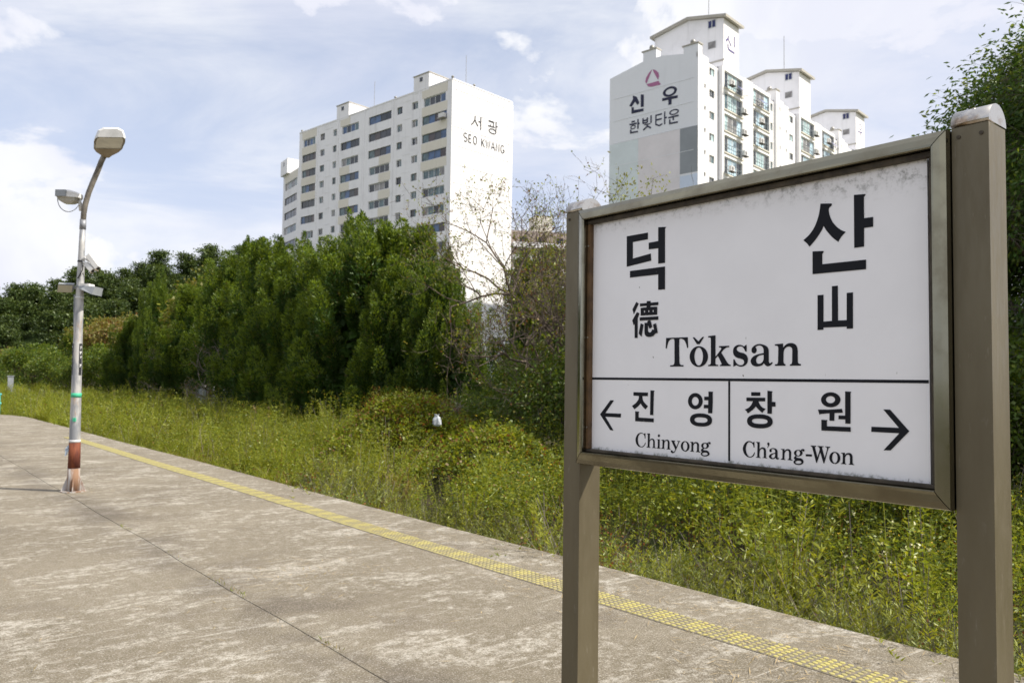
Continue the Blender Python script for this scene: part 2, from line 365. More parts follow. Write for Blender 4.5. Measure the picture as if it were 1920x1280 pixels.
# vegetation
plain('bark_brown', (0.12, 0.092, 0.070), 0.95, var=0.35, vscale=6); plain('bark', (0.085, 0.065, 0.048), 0.95, var=0.4, vscale=9, bmp=0.5); plain('bark_dark', (0.045, 0.036, 0.03), 0.95, var=0.4, vscale=9)
plain('twig_grey', (0.17, 0.145, 0.12), 0.95, var=0.3, vscale=5); plain('straw', (0.36, 0.27, 0.14), 0.95, var=0.35, vscale=9)
leaf_mat('leaf_juniper', (0.037, 0.077, 0.012), 0.26); leaf_mat('leaf_juniper_lit_tip', (0.142, 0.202, 0.021), 0.42); leaf_mat('leaf_juniper_brown', (0.12, 0.105, 0.035), 0.3)  # juniper: shade painted into the base green, sunlight into the tip colour
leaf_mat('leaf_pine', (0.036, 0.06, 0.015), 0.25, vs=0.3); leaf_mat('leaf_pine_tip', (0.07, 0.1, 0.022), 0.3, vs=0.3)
leaf_mat('leaf_weed', (0.172, 0.212, 0.02), 0.42); leaf_mat('leaf_weed_yellow', (0.232, 0.252, 0.03), 0.42); leaf_mat('leaf_weed_dark', (0.072, 0.106, 0.016), 0.34)
leaf_mat('leaf_mugwort', (0.205, 0.235, 0.08), 0.38); leaf_mat('leaf_red', (0.19, 0.085, 0.03), 0.4, tcol=(1.3, 1.0, 0.6)); leaf_mat('leaf_straw', (0.30, 0.23, 0.10), 0.35, tcol=(1.2, 1.1, 0.8))
leaf_mat('leaf_olive', (0.1688, 0.1562, 0.035), 0.45); leaf_mat('leaf_green', (0.075, 0.125, 0.018), 0.4); leaf_mat('leaf_gloss', (0.0567, 0.1107, 0.0216), 0.38); leaf_mat('leaf_gloss_light', (0.1418, 0.189, 0.0351), 0.45)
leaf_mat('petal_yellow', (0.55, 0.38, 0.03), 0.3, 0.1); leaf_mat('petal_cream', (0.78, 0.76, 0.45), 0.3, 0.1, tcol=(1, 1, 0.9))

# ================================================================== THE SETTING
rng = np.random.default_rng(7)
def fade(x, a, b):
    t = np.clip((x - a) / (b - a), 0, 1); return t * t * (3 - 2 * t)
MOUNDS = []                                          # (r, t, height, radius)
for px, d, h, w in ((748, 18.3, 1.35, 1.55), (820, 17.6, 0.45, 1.2), (925, 14.9, 1.15, 1.25), (660, 20.5, 0.35, 1.6)):
    p = from_px(px, d, 0); MOUNDS.append((p.dot(TX), p.dot(TY), h, w))
def gz(r, t):
    """height of the overgrown track bed"""
    r = np.asarray(r, float); t = np.asarray(t, float)
    z = -0.62 + 0.06 * np.sin(r * 1.3 + t * 0.4) + 0.05 * np.sin(t * 0.9 - r * 0.5) + 0.25 * fade(r, 7, 14)
    for mr, mt, h, w in MOUNDS: z = z + h * np.exp(-((r - mr)**2 + (t - mt)**2) / (w * w) * 1.1)
    return z
# ground sheet: fine near the line, coarse out to the horizon
rs = np.unique(np.concatenate([np.linspace(-1500, -60, 14), np.linspace(-60, 0, 12), np.linspace(0, 30, 76), np.linspace(30, 1500, 18)]))
ts = np.unique(np.concatenate([np.linspace(-1500, -40, 12), np.linspace(-40, 0, 14), np.linspace(0, 60, 121), np.linspace(60, 2500, 22)]))
RR, TT = np.meshgrid(rs, ts)
ZZ = np.where((RR > 4.6) & (RR < 40) & (TT < 90), gz(RR, TT), -0.62)
V = np.stack([RR.ravel(), TT.ravel(), ZZ.ravel()], 1)
nr, ntt = len(rs), len(ts)
idx = np.arange(nr * ntt).reshape(ntt, nr)
Q = np.stack([idx[:-1, :-1], idx[:-1, 1:], idx[1:, 1:], idx[1:, :-1]], -1).reshape(-1, 4)
g = link('ground', np_mesh('ground', V, Q, [MAT['soil']]), rot=(0, 0, TRK)); tag(g, 'bare dark soil of the overgrown track bed', kind='structure')

# platform: two concrete slabs with an open joint between them, rounded far corner
plat = bpy.data.objects.new('platform', None); COL.objects.link(plat); plat.rotation_euler = (0, 0, TRK)
tag(plat, 'weathered concrete station platform', kind='structure')
def slab(name, poly, z0, z1, edge=0.0035):
    mb = MB(); n = len(poly); cx = sum(p[0] for p in poly)/n; cy = sum(p[1] for p in poly)/n
    def inset(e):
        out = []
        for i, p in enumerate(poly):
            a = Vector(poly[i-1]); b = Vector(poly[(i+1) % n]); q = Vector(p)
            n1 = Vector((-(q-a).y, (q-a).x)).normalized(); n2 = Vector((-(b-q).y, (b-q).x)).normalized()
            out.append(q + (n1 + n2) / max(0.5, 1 + n1.dot(n2)) * e)
        return out
    mb.loft([[(p[0], p[1], z0) for p in poly], [(p[0], p[1], z1 - edge) for p in poly], [(p[0], p[1], z1) for p in inset(edge)]])
    return mb.build(name, MAT['concrete'], plat)
jt = np.linspace(-8, 38.5, 140)
jr = 2.27 + 0.006 * (jt - 8) * 0.6 + 0.006 * np.sin(jt * 1.7) + 0.004 * np.sin(jt * 4.1) + rng.normal(size=len(jt)) * 0.003
def edge_r(t): return 5.10 + 0.02 * math.sin(t * 0.5) + 0.006 * math.sin(t * 3.3)
joint = [(a, b_) for a, b_ in zip(jr, jt)]
far = [(5.12, 33.0), (5.08, 34.6), (4.85, 36.0), (4.35, 37.2), (3.5, 38.0)]
right_edge = [(edge_r(t), t) for t in np.linspace(-8, 32, 33)]
slab('concrete_slab', right_edge + far + [(p[0] + 0.0022, p[1]) for p in reversed(joint)], -0.75, 0.0)
slab('concrete_slab', [(-4.2, -8)] + [(p[0] - 0.0022, p[1]) for p in joint] + [(0.5, 39.2), (-4.2, 39.4)], -0.75, 0.0)

# ---- apartment blocks -------------------------------------------------------------
def wall_mesh(name, L, z0, z1, ops, mat, depth=0.22):
    """wall in the plane y=0 facing -y, with real openings and reveals"""
    xs = sorted({0.0, L, *[round(o[0], 3) for o in ops], *[round(o[1], 3) for o in ops]})
    zs = sorted({z0, z1, *[round(o[2], 3) for o in ops], *[round(o[3], 3) for o in ops]})
    hole = set(); xi = {x: i for i, x in enumerate(xs)}; zi = {z: i for i, z in enumerate(zs)}
    for o in ops:
        for i in range(xi[round(o[0], 3)], xi[round(o[1], 3)]):
            for j in range(zi[round(o[2], 3)], zi[round(o[3], 3)]): hole.add((i, j))
    mb = MB()
    for i in range(len(xs) - 1):
        for j in range(len(zs) - 1):
            if (i, j) not in hole: mb.quad((xs[i], 0, zs[j]), (xs[i+1], 0, zs[j]), (xs[i+1], 0, zs[j+1]), (xs[i], 0, zs[j+1]))
    for a, b_, c, d in ops:
        mb.quad((a, 0, c), (b_, 0, c), (b_, depth, c), (a, depth, c)); mb.quad((a, 0, d), (a, depth, d), (b_, depth, d), (b_, 0, d))
        mb.quad((a, 0, c), (a, depth, c), (a, depth, d), (a, 0, d)); mb.quad((b_, 0, c), (b_, 0, d), (b_, depth, d), (b_, depth, c))
    return mb.mesh(name, mat)
_wc = {}
def window_mesh(w, h, n, fr, panes, bar=0.07, rail=False):
    """frame mesh and pane mesh of an n-light window, outward = -y"""
    key = (round(w, 2), round(h, 2), n, fr, tuple(panes), bar, rail)
    if key in _wc: return _wc[key]
    f = MB(); f.box((0, 0, 0), (w, 0.06, bar)); f.box((0, 0, h - bar), (w, 0.06, h))
    for i in range(n + 1):
        x = bar/2 + (w - bar) * i / n
        f.box((x - bar/2, 0.003, bar), (x + bar/2, 0.057, h - bar))
    p = MB()
    for i in range(n):
        a = bar/2 + (w - bar) * i / n; c = bar/2 + (w - bar) * (i + 1) / n
        p.mi = i; dy = 0.022 if i % 2 else 0.036
        p.quad((a + bar/2, dy, bar), (c - bar/2, dy, bar), (c - bar/2, dy, h - bar), (a + bar/2, dy, h - bar))
    fm = f.mesh('window', MAT[fr]); pm = p.mesh('pane', [MAT[x] for x in panes])
    _wc[key] = (fm, pm); return fm, pm
def put_window(parent, loc, rotz, w, h, n, fr, panes, bar=0.07):
    fm, pm = window_mesh(w, h, n, fr, panes, bar)
    o = link('window', fm, parent, loc, (0, 0, rotz)); link('pane', pm, o); return o
def flat_poly(loops, p0, ux, uz, un, off=0.012):
    """painted mark: 2-D loops (first outer, then holes) -> vertices on the plane p0+ux,uz pushed out along un"""
    tri = tessellate_polygon([[Vector((x, y, 0)) for x, y in lp] for lp in loops])
    pts = [p for lp in loops for p in lp]
    return [p0 + ux*x + uz*y + un*off for x, y in pts], [tuple(t) for t in tri]
def stroke(pts, w):
    """polyline -> outline polygon of a brush stroke with square ends"""
    P = [Vector(p) for p in pts]; Lf, Rt = [], []
    for i, p in enumerate(P):
        a = (p - P[i-1]).normalized() if i else None; b_ = (P[i+1] - p).normalized() if i < len(P)-1 else None
        d = (a + b_).normalized() if (a and b_) else (a or b_)
        nrm = Vector((-d.y, d.x)); k = 1.0 / max(0.6, nrm.dot(Vector((-(a or b_).y, (a or b_).x))))
        Lf.append(p + nrm * w/2 * k); Rt.append(p - nrm * w/2 * k)
    return [tuple(q) for q in Lf + Rt[::-1]]
def ell(cx, cy, rx, ry, n=28, k=0.0, p=1.0):
    out = []
    for i in range(n):
        a = 2*math.pi*i/n; x = math.copysign(abs(math.cos(a))**p, math.cos(a))*rx; y = math.copysign(abs(math.sin(a))**p, math.sin(a))*ry
        out.append((cx + x, cy + y + k*x))
    return out
def marks(name, parent, loopsets, to_local, out, mat, step=0.002, off=0.02):
    """one painted letter: several loop sets, each laid a hair above the last"""
    mb = MB()
    for i, loops in enumerate(loopsets):
        tri = tessellate_polygon([[Vector((x, y, 0)) for x, y in lp] for lp in loops])
        n = len(mb.v)
        for lp in loops:
            for q in lp: mb.v.append(tuple(to_local(q) + out * (off + step*i)))
        for t in tri: mb.f.append(tuple(n + k for k in t)); mb.m.append(0)
    return mb.build(name, MAT[mat], parent)

def block_at(px, depth, yaw):
    p = CAMP + ray(*px) * depth
    return Vector((p.x, p.y, 0)), p.z
GB = -1.0
# --- block one: long slab seen on its shaded front, bright blank end wall
YAW1 = R(47.5)
o1, ztop = block_at((848.9, 147), 115.0, YAW1)
b1 = thing('apartment_building', 'long white slab apartment block with black lettering on its sunlit blank end wall', 'building', o1, YAW1)
L1, DEP1, ROOF1, FL = 39.6, 13.3, 45.0, 2.737
rnd = random.Random(3)
cols = {'A': (1.12, 6.55, 4), 'B': (7.55, 8.92, 2), 'C': (11.2, 12.45, 2), 'D': (13.85, 19.55, 4), 'E': (21.95, 27.12, 4),
        'F': (28.3, 29.35, 2), 'G': (31.8, 33.1, 2), 'H': (34.35, 38.6, 4)}
dark_rows = {'A': {1, 2, 3, 7, 9, 10}, 'D': {0, 1, 2, 7, 9}, 'E': {1, 3, 4, 5, 8, 9}, 'H': {1, 2, 3, 4, 5, 8}}
cream = {'A': {0, 1, 2, 3, 4}, 'D': {3, 4, 5, 6, 7}, 'E': {0, 3, 4, 5, 6, 7}, 'H': {0, 1, 2, 3, 4}}
NR1 = 13
ops, wins = [], []
for cn, (u0, u1, npn) in cols.items():
    for k in range(NR1):
        zt = 43.5 - FL * k; zb = zt - (1.30 if cn in 'ADEH' else 1.12)
        if cn in 'ADEH' and k in dark_rows[cn]: a, c = u0, u1
        elif cn in 'ADEH': a, c = u0 + 0.3, u1 - 0.3
        else: a, c = u0, u1
        ops.append((L1 - c, L1 - a, zb, zt)); wins.append((cn, k, L1 - c, zb, c - a, zt - zb, npn))
fw = link('facade', wall_mesh('facade', L1, GB, ROOF1, ops, MAT['wall_white'], 0.30), b1, (0, L1, 0), (0, 0, R(-90)))
for cn, k, x, z, w, h, npn in wins:
    if cn in 'ADEH' and k in dark_rows[cn]:
        pn = [rnd.choice(['glass_dark', 'glass_dark', 'glass_smoke', 'glass_brown', 'glass_blue']) for _ in range(npn)]; fr = 'frame_dark'; br = 0.05
        if rnd.random() < 0.5: pn[0] = 'glass_teal'
    else:
        pn = [rnd.choice(['glass_teal', 'glass_teal', 'glass_dark', 'glass_smoke', 'glass_curtain']) for _ in range(npn)]; fr = 'frame_white'; br = 0.09
        if k == 0 and cn == 'A': pn = ['glass_teal', 'glass_smoke', 'glass_dark', 'glass_blue']
        if k == 0 and cn in 'EH': pn = ['glass_blue', 'glass_dark', 'glass_blue', 'glass_teal']
    if npn == 2 and rnd.random() < 0.45: fr = 'frame_dark'
    put_window(fw, (x, 0.17, z), 0, w, h, npn, fr, pn, br)
for cn, rows in cream.items():                       # cream painted spandrels
    u0, u1, _ = cols[cn]
    for k in rows:
        if k >= NR1: continue
        zt = 43.5 - FL*k + 0.06; z1 = (ROOF1 - 0.12) if k == 0 else zt + FL - 1.30 - 0.12
        a, c = (u0 - 0.1, u1 + 0.1) if cn in 'AH' else ((u0, u0 + 2.9) if cn == 'D' else (u0 + 2.6, u1 + 0.2))
        mb = MB(); mb.box((L1 - c, -0.025, zt), (L1 - a, -0.002, z1)); mb.build('spandrel_panel', MAT['wall_cream'], fw)
for u in (0.0, 7.1, 13.26, 20.6, 27.75, 33.75):       # thin pilasters where the panels meet
    mb = MB(); mb.box((L1 - u - 0.28, -0.06, GB), (L1 - u, -0.003, ROOF1)); mb.build('pilaster', MAT['wall_white'], fw)
for k in range(NR1):                                 # floor joints as shallow drip bands
    z = 44.05 - FL*k
    for a, c in ((9.3, 11.0), (29.7, 31.5)):
        mb = MB(); mb.box((L1 - c, -0.03, z - 0.06), (L1 - a, -0.002, z)); mb.build('floor_band', MAT['wall_white'], fw)
# end wall with floor bands and a rounded back corner
mb = MB(); prof = [(0.0, 0.0), (12.7, 0.0)] + [(12.7 + 0.6*math.sin(a), 0.6 - 0.6*math.cos(a)) for a in np.linspace(0.2, math.pi/2, 6)] + [(13.3, L1)]
for (xa, ya), (xb, yb) in zip(prof, prof[1:]): mb.quad((xa, ya, GB), (xb, yb, GB), (xb, yb, ROOF1), (xa, ya, ROOF1))
mb.quad((13.3, L1, GB), (0, L1, GB), (0, L1, ROOF1), (13.3, L1, ROOF1))
mb.quad(*[(x, y, ROOF1 - 0.5) for x, y in prof], (0, L1, ROOF1 - 0.5))
ew = mb.build('end_wall', MAT['wall_white_clean'], b1)
for k in range(15):
    mb = MB(); z = 43.75 - FL*k; mb.box((0.35, -0.045, z - 0.10), (12.55, -0.003, z)); mb.build('floor_band', MAT['wall_white_clean'], ew)
mb = MB()
for a, c in (((0, -0.06), (12.7, 0.2)), ((-0.06, 0.2), (0.2, L1)), ((13.1, 0.6), (13.36, L1))): mb.box((*a, ROOF1 - 0.05), (*c, ROOF1 + 0.14))
mb.build('parapet_coping', MAT['wall_white'], b1)
def rooftop_box(parent, x0, x1, y0, y1, z0, z1, mat='wall_white'):
    mb = MB(); mb.box((x0, y0, z0), (x1, y1, z1)); o = mb.build('lift_house', MAT[mat], parent)
    mb = MB(); mb.box((x0 - 0.12, y0 - 0.12, z1), (x1 + 0.12, y1 + 0.12, z1 + 0.12)); mb.build('roof_slab', MAT['eave'], o)
    link('window', wall_win, o, (x0 - 0.02, (y0 + y1)/2 + 0.35, z1 - 1.0), (0, 0, R(-90)))
    return o
_mb = MB(); _mb.box((0, -0.03, 0), (0.62, 0.015, 0.62)); wall_win = _mb.mesh('window', MAT['glass_dark'])
e1 = rooftop_box(b1, -0.03, 6.4, 5.1, 8.6, ROOF1 - 0.3, 47.3)
e2 = rooftop_box(b1, -0.03, 6.4, 25.0, 28.4, ROOF1 - 0.3, 47.3)
mb = MB(); mb.tube([(3.4, 5.0, 45.0), (3.4, 4.9, 46.0), (3.4, 4.6, 46.2), (3.4, 4.3, 46.0)], 0.13, 8); mb.build('vent_pipe', MAT['ac_white'], b1, smooth=True)
for x, y in ((0.05, 0.05), (4.4, 0.05), (0.05, 38.9), (0.05, 13.0)):
    mb = MB(); mb.ball((x, y, ROOF1 + 0.32), (0.22, 0.22, 0.2)); mb.tube([(x, y, ROOF1 + 0.1), (x, y, ROOF1 + 0.25)], 0.1, 8); mb.build('roof_ventilator', MAT['vent_metal'], b1, smooth=True)
for x, y, z0 in ((4.0, 23.5, 45.0), (6.5, 4.0, 45.0)):
    mb = MB(); mb.tube([(x, y, z0), (x, y, z0 + 6.6)], 0.035, 6)
    for dx in (-0.5, 0.5): mb.tube([(x + dx, y, z0), (x + dx, y, z0 + 1.7), (x, y, z0 + 2.0)], 0.04, 5)
    mb.build('antenna_mast', MAT['vent_metal'], b1)
mb = MB(); mb.box((-0.62, 1.2, 39.62), (-0.05, 2.3, 40.25)); ac = mb.build('air_conditioner', MAT['ac_white'], b1)
mb = MB(); mb.box((-0.75, 1.1, 39.5), (0, 2.4, 39.6)); mb.build('bracket', MAT['vent_metal'], ac)
# angled, lower wing behind
wdir = R(14.0)
WL = 8.6; WR = 38.9
wops = []
for k in range(10):
    zt = WR - 1.6 - FL*k; wops.append((1.0, WL - 0.7, zt - 1.35, zt))
wing = link('wing_wall', wall_mesh('wing_wall', WL, GB, WR, wops, MAT['wall_white'], 0.25), b1,
            (math.sin(wdir)*WL, L1 + math.cos(wdir)*WL, 0), (0, 0, R(-90) - wdir))
for k, (a, c, z0_, z1_) in enumerate(wops):
    dk = k in (1, 2, 4, 5)
    put_window(wing, (a, 0.14, z0_), 0, c - a, z1_ - z0_, 4, 'frame_dark' if dk else 'frame_white', ['glass_dark', 'glass_smoke', 'glass_dark', 'glass_brown'] if dk else ['glass_curtain', 'glass_teal', 'glass_dark', 'glass_teal'])
mb = MB(); mb.box((1.0, -0.025, WR - 1.5), (WL - 0.4, -0.002, WR - 0.1)); mb.build('spandrel_panel', MAT['wall_cream'], wing)
mb = MB(); mb.box((0, 0.28, GB), (WL, 11, WR - 0.06)); mb.build('wing_block', MAT['wall_white'], wing)
mb = MB(); mb.box((-0.25, -0.5, WR + 0.02), (3.6, 5, WR + 2.75)); lh = mb.build('lift_house', MAT['wall_white'], wing)
link('window', wall_win, lh, (1.3, -0.5, WR + 1.65), (0, 0, 0))
# lettering on the end wall: x along the wall, z up
EWM = lambda q: Vector((q[0], 0, q[1])); OUT1 = Vector((0, -1, 0))
seo = [[stroke([(4.65, 40.75), (4.62, 40.2), (4.25, 39.6), (3.85, 39.25)], 0.20)], [stroke([(4.6, 40.2), (4.95, 39.7), (5.3, 39.35)], 0.20)],
       [stroke([(5.85, 40.85), (5.85, 38.95)], 0.20)], [stroke([(5.35, 40.1), (5.85, 40.1)], 0.18)]]
gwang = [[stroke([(7.5, 40.75), (8.6, 40.75), (8.55, 40.1)], 0.18)], [stroke([(7.95, 40.35), (7.95, 40.0)], 0.16)], [stroke([(7.35, 40.0), (8.9, 40.05)], 0.17)],
         [stroke([(9.15, 41.0), (9.15, 39.6)], 0.18)], [stroke([(9.15, 40.3), (9.55, 40.3)], 0.16)],
         [ell(8.4, 39.35, 0.85, 0.42), ell(8.4, 39.35, 0.67, 0.26)]]
marks('lettering', ew, seo, EWM, OUT1, 'paint_black', off=0.05); marks('lettering', ew, gwang, EWM, OUT1, 'paint_black', off=0.05)
def latin(ch, x, z, w, h):
    S = lambda *p: [stroke([(x + a*w, z + b_*h) for a, b_ in p], 0.15)]
    arc = lambda cx, cy, rx, ry, a0, a1, n=12: [(cx + rx*math.cos(R(a0 + (a1-a0)*i/n)), cy + ry*math.sin(R(a0 + (a1-a0)*i/n))) for i in range(n + 1)]
    return {'S': [S(*arc(.5, .74, .45, .26, 40, 270), *arc(.5, .25, .45, .26, 90, -140))], 'E': [S((.1, 0), (.1, 1)), S((.1, .97), (.9, .97)), S((.1, .5), (.8, .5)), S((.1, .03), (.9, .03))],
            'O': [S(*arc(.5, .5, .45, .48, 0, 360, 22))], 'K': [S((.1, 0), (.1, 1)), S((.9, 1), (.12, .42)), S((.35, .58), (.95, 0))], 'W': [S((0, 1), (.25, 0), (.5, .9), (.75, 0), (1, 1))],
            'A': [S((0, 0), (.5, 1), (1, 0)), S((.2, .33), (.8, .33))], 'N': [S((.08, 0), (.08, 1), (.92, 0), (.92, 1))],
            'G': [S(*arc(.5, .5, .45, .48, 45, 330, 16)), S((.55, .42), (.95, .42), (.95, .12))]}[ch]
for ch, x, w in zip('SEOKWANG', (2.35, 3.35, 4.3, 6.0, 7.0, 8.15, 9.2, 10.25), (0.75, 0.65, 0.8, 0.75, 0.9, 0.8, 0.75, 0.8)):
    marks('lettering', ew, latin(ch, x, 36.5, w, 1.22), EWM, OUT1, 'paint_black', off=0.05)

# --- block two: gable end with painted blocks and lettering, long sunlit side with balconies
YAW2 = R(47.3)
o2, z2 = block_at((1309.3, 81), 96.0, YAW2)
b2 = thing('apartment_building', 'white apartment block with rose emblem and navy lettering on its shaded gable end', 'building', o2, YAW2)
GW, SEC, NS = 13.0, 23.25, 3
LF = SEC * NS
gout = [(0, GB), (0, 42.6), (2.06, 42.6), (1.9, 41.75), (5.2, 42.4), (7.65, 42.4), (13.0, 41.4), (13.0, GB)]
mb = MB(); mb.quad(*[(0, y, z) for y, z in gout]); gab = mb.build('gable_wall', MAT['wall_grey'], b2)
mb = MB(); mb.quad(*[(LF, y, z) for y, z in reversed(gout)]); mb.quad((0, GW, GB), (0, GW, 41.4), (LF, GW, 41.4), (LF, GW, GB))
mb.quad((0, 7.65, 42.4), (LF, 7.65, 42.4), (LF, GW, 41.4), (0, GW, 41.4)); mb.quad((0, 0.3, 40.9), (LF, 0.3, 40.9), (LF, 7.65, 42.4), (0, 7.65, 42.4))
mb.build('rear_walls', MAT['wall_grey'], b2)
def gpatch(y0, y1, z0, z1, mat):
    mb = MB(); mb.box((-0.02, y0, z0), (-0.003, y1, z1)); return mb.build('painted_panel', MAT[mat], gab)
gpatch(8.5, 12.95, 5, 32.55, 'paint_green_grey'); gpatch(2.47, 8.49, 5, 32.55, 'paint_pink_grey'); gpatch(0.02, 2.44, 26.97, 32.55, 'paint_slate'); gpatch(0.02, 2.44, 21.0, 26.75, 'paint_blue'); gpatch(0.02, 2.44, 5.0, 20.9, 'paint_slate')
for k in range(12):
    z = 38.5 - 2.95*k; mb = MB(); mb.box((-0.035, 0.6, z), (-0.004, 12.4, z + 0.05)); mb.build('floor_joint', MAT['wall_grey'], gab)
def stack(parent, x0, x1, y0, y1, z0, z1, mat='wall_grey'):
    mb = MB(); mb.box((x0, y0, z0), (x1, y1, z1)); o = mb.build('chimney_stack', MAT[mat], parent)
    mb = MB(); mb.box((x0 - 0.1, y0 - 0.1, z1), (x1 + 0.1, y1 + 0.2, z1 + 0.14)); mb.build('stack_cap', MAT['eave'], o)
    mb = MB(); mb.ball(((x0+x1)/2, (y0+y1)/2, z1 + 0.5), (0.34, 0.34, 0.36)); mb.build('roof_ventilator', MAT['vent_metal'], o, smooth=True); return o
stack(b2, 0.005, 1.0, 5.9, 7.85, 42.0, 43.55); stack(b2, 0.005, 0.95, 0.005, 2.0, 41.5, 42.62, 'wall_white_clean')
# gable lettering, coordinates (distance left of the corner, height)
GM = lambda q: Vector((0, q[0], q[1])); OUTG = Vector((-1, 0, 0))
sin_ = [[[(9.35, 38.35), (8.75, 38.0), (8.35, 37.15), (8.65, 36.95), (9.02, 37.45), (9.55, 36.9), (9.9, 37.1), (9.35, 37.85)]], [[(8.15, 38.2), (7.7, 38.05), (7.7, 36.5), (8.15, 36.55)]],
        [[(9.55, 36.85), (9.2, 36.8), (9.2, 36.4), (7.72, 36.3), (7.72, 35.95), (9.55, 36.0)]]]
u_ = [[ell(3.9, 37.55, 1.0, 0.62), ell(3.9, 37.55, 0.62, 0.36)], [[(5.0, 36.95), (2.8, 36.85), (2.8, 36.5), (5.0, 36.6)]], [[(4.1, 36.6), (3.65, 36.6), (3.65, 35.9), (4.1, 35.9)]]]
for g_ in (sin_, u_): marks('lettering', gab, g_, GM, OUTG, 'paint_navy', off=0.03)
bw = 0.20
han = [[stroke([(9.55, 34.95), (9.0, 34.92)], bw)], [stroke([(9.85, 34.65), (8.75, 34.6)], bw)], [ell(9.3, 34.22, 0.42, 0.28), ell(9.3, 34.22, 0.27, 0.15)], [stroke([(8.55, 35.1), (8.55, 33.85)], bw)], [stroke([(8.55, 34.5), (8.3, 34.5)], bw)], [stroke([(9.65, 33.95), (9.65, 33.55), (8.55, 33.5)], bw)]]
bit = [[stroke([(7.8, 35.05), (7.8, 34.35)], bw)], [stroke([(7.15, 35.0), (7.15, 34.35)], bw)], [stroke([(7.8, 34.7), (7.15, 34.7)], bw)], [stroke([(7.8, 34.38), (7.15, 34.38)], bw)], [stroke([(6.6, 35.15), (6.6, 34.2)], bw)], [stroke([(7.6, 34.15), (6.7, 34.12)], 0.13)], [stroke([(7.15, 34.12), (7.2, 33.85), (7.75, 33.5)], bw)], [stroke([(7.15, 33.9), (6.6, 33.55)], bw)]]
ta = [[stroke([(5.0, 35.0), (5.9, 35.0), (5.9, 33.85), (5.4, 33.6), (4.95, 33.75)], 0.18)], [stroke([(5.9, 34.4), (5.05, 34.4)], bw)], [stroke([(4.62, 35.2), (4.62, 33.6)], 0.18)], [stroke([(4.62, 34.4), (4.3, 34.4)], bw)]]
un = [[ell(3.3, 34.85, 0.68, 0.36), ell(3.3, 34.85, 0.48, 0.21)], [stroke([(4.1, 34.3), (2.65, 34.3)], bw)], [stroke([(3.4, 34.3), (3.4, 33.85)], bw)], [stroke([(3.9, 34.05), (3.9, 33.55), (2.75, 33.5)], bw)]]
for g_ in (han, bit, ta, un): marks('lettering', gab, g_, GM, OUTG, 'paint_navy', off=0.03)
def emblem(cx, cz, s, m):
    f = lambda *p: [[(cx + a*s, cz + b_*s) for a, b_ in p]]
    return [f((0.05, 1.1), (0.55, 0.75), (0.95, 0.2), (1.05, -0.25), (0.85, -0.55), (0.55, 0.1), (0.2, 0.75)), f((-0.05, 1.1), (-0.5, 0.85), (-0.9, 0.45), (-1.0, 0.0), (-0.85, -0.45), (-0.6, -0.05), (-0.15, 0.8)),
            f((0.85, -0.6), (-0.9, -0.6), (-1.25, -1.15), (0.1, -1.1), (0.6, -0.95))]
marks('emblem', gab, emblem(6.45, 39.9, 1.0, 1), GM, OUTG, 'paint_rose', off=0.03)

ROW, Z0B = 2.72, 40.85
NR2 = 12
def balcony_window(parent, x, z, w, h, kind):
    pn = {0: ['glass_dark', 'glass_aqua', 'glass_aqua', 'glass_smoke'], 1: ['glass_smoke', 'glass_sky', 'glass_sky', 'glass_dark'], 2: ['glass_aqua', 'glass_curtain', 'glass_curtain', 'glass_sky'], 3: ['glass_teal', 'glass_aqua', 'glass_aqua', 'glass_dark']}[kind]
    o = put_window(parent, (x, 0.20, z), 0, w, h, 4, 'frame_white', pn, 0.11)
    mb = MB(); mb.box((0.05, -0.24, 1.02), (w - 0.05, -0.19, 1.07)); mb.box((0.05, -0.24, 0.06), (w - 0.05, -0.19, 0.11)); mb.box((0.05, -0.235, 0.55), (w - 0.05, -0.195, 0.58))
    n = int(w / 0.6)
    for i in range(n + 1):
        a = 0.07 + (w - 0.14) * i / n; mb.box((a - 0.012, -0.23, 0.11), (a + 0.012, -0.2, 1.02))
    key = ('rail', round(w, 2))
    if key not in _wc: _wc[key] = mb.mesh('railing', MAT['railing'])
    link('railing', _wc[key], o); return o
_mb = MB(); _mb.box((0, -0.36, 0), (0.86, 0, 0.66), 0.02); ac_me = _mb.mesh('air_conditioner', MAT['ac_white'])
_mb = MB(); _mb.tube([(0.36, -0.375, 0.33), (0.36, -0.362, 0.33)], 0.25, 14); acg_me = _mb.mesh('fan_grille', MAT['ac_grille'])
_mb = MB(); _mb.box((-0.1, -0.5, -0.1), (1.0, 0.06, -0.03)); acb_me = _mb.mesh('bracket', MAT['soot'])
def put_ac(parent, x, z, y=-0.5):
    a = link('air_conditioner', ac_me, parent, (x, y, z)); link('fan_grille', acg_me, a); link('bracket', acb_me, a); return a
acs = {(0, 0, 0): 0.25, (0, 0, 1): 3.6, (0, 0, 2): 3.7, (0, 0, 3): 3.8, (0, 0, 4): 0.2, (0, 1, 1): 0.7, (0, 1, 2): 0.6, (1, 0, 0): 3.6, (1, 0, 1): 3.7, (1, 1, 0): 0.5, (0, 0, 6): 3.6, (0, 1, 5): 0.5, (1, 0, 4): 0.4}
solar = [(0, 0, 0, 2.9), (0, 1, 0, 0.9), (1, 1, 0, 2.6)]
r2 = random.Random(11)
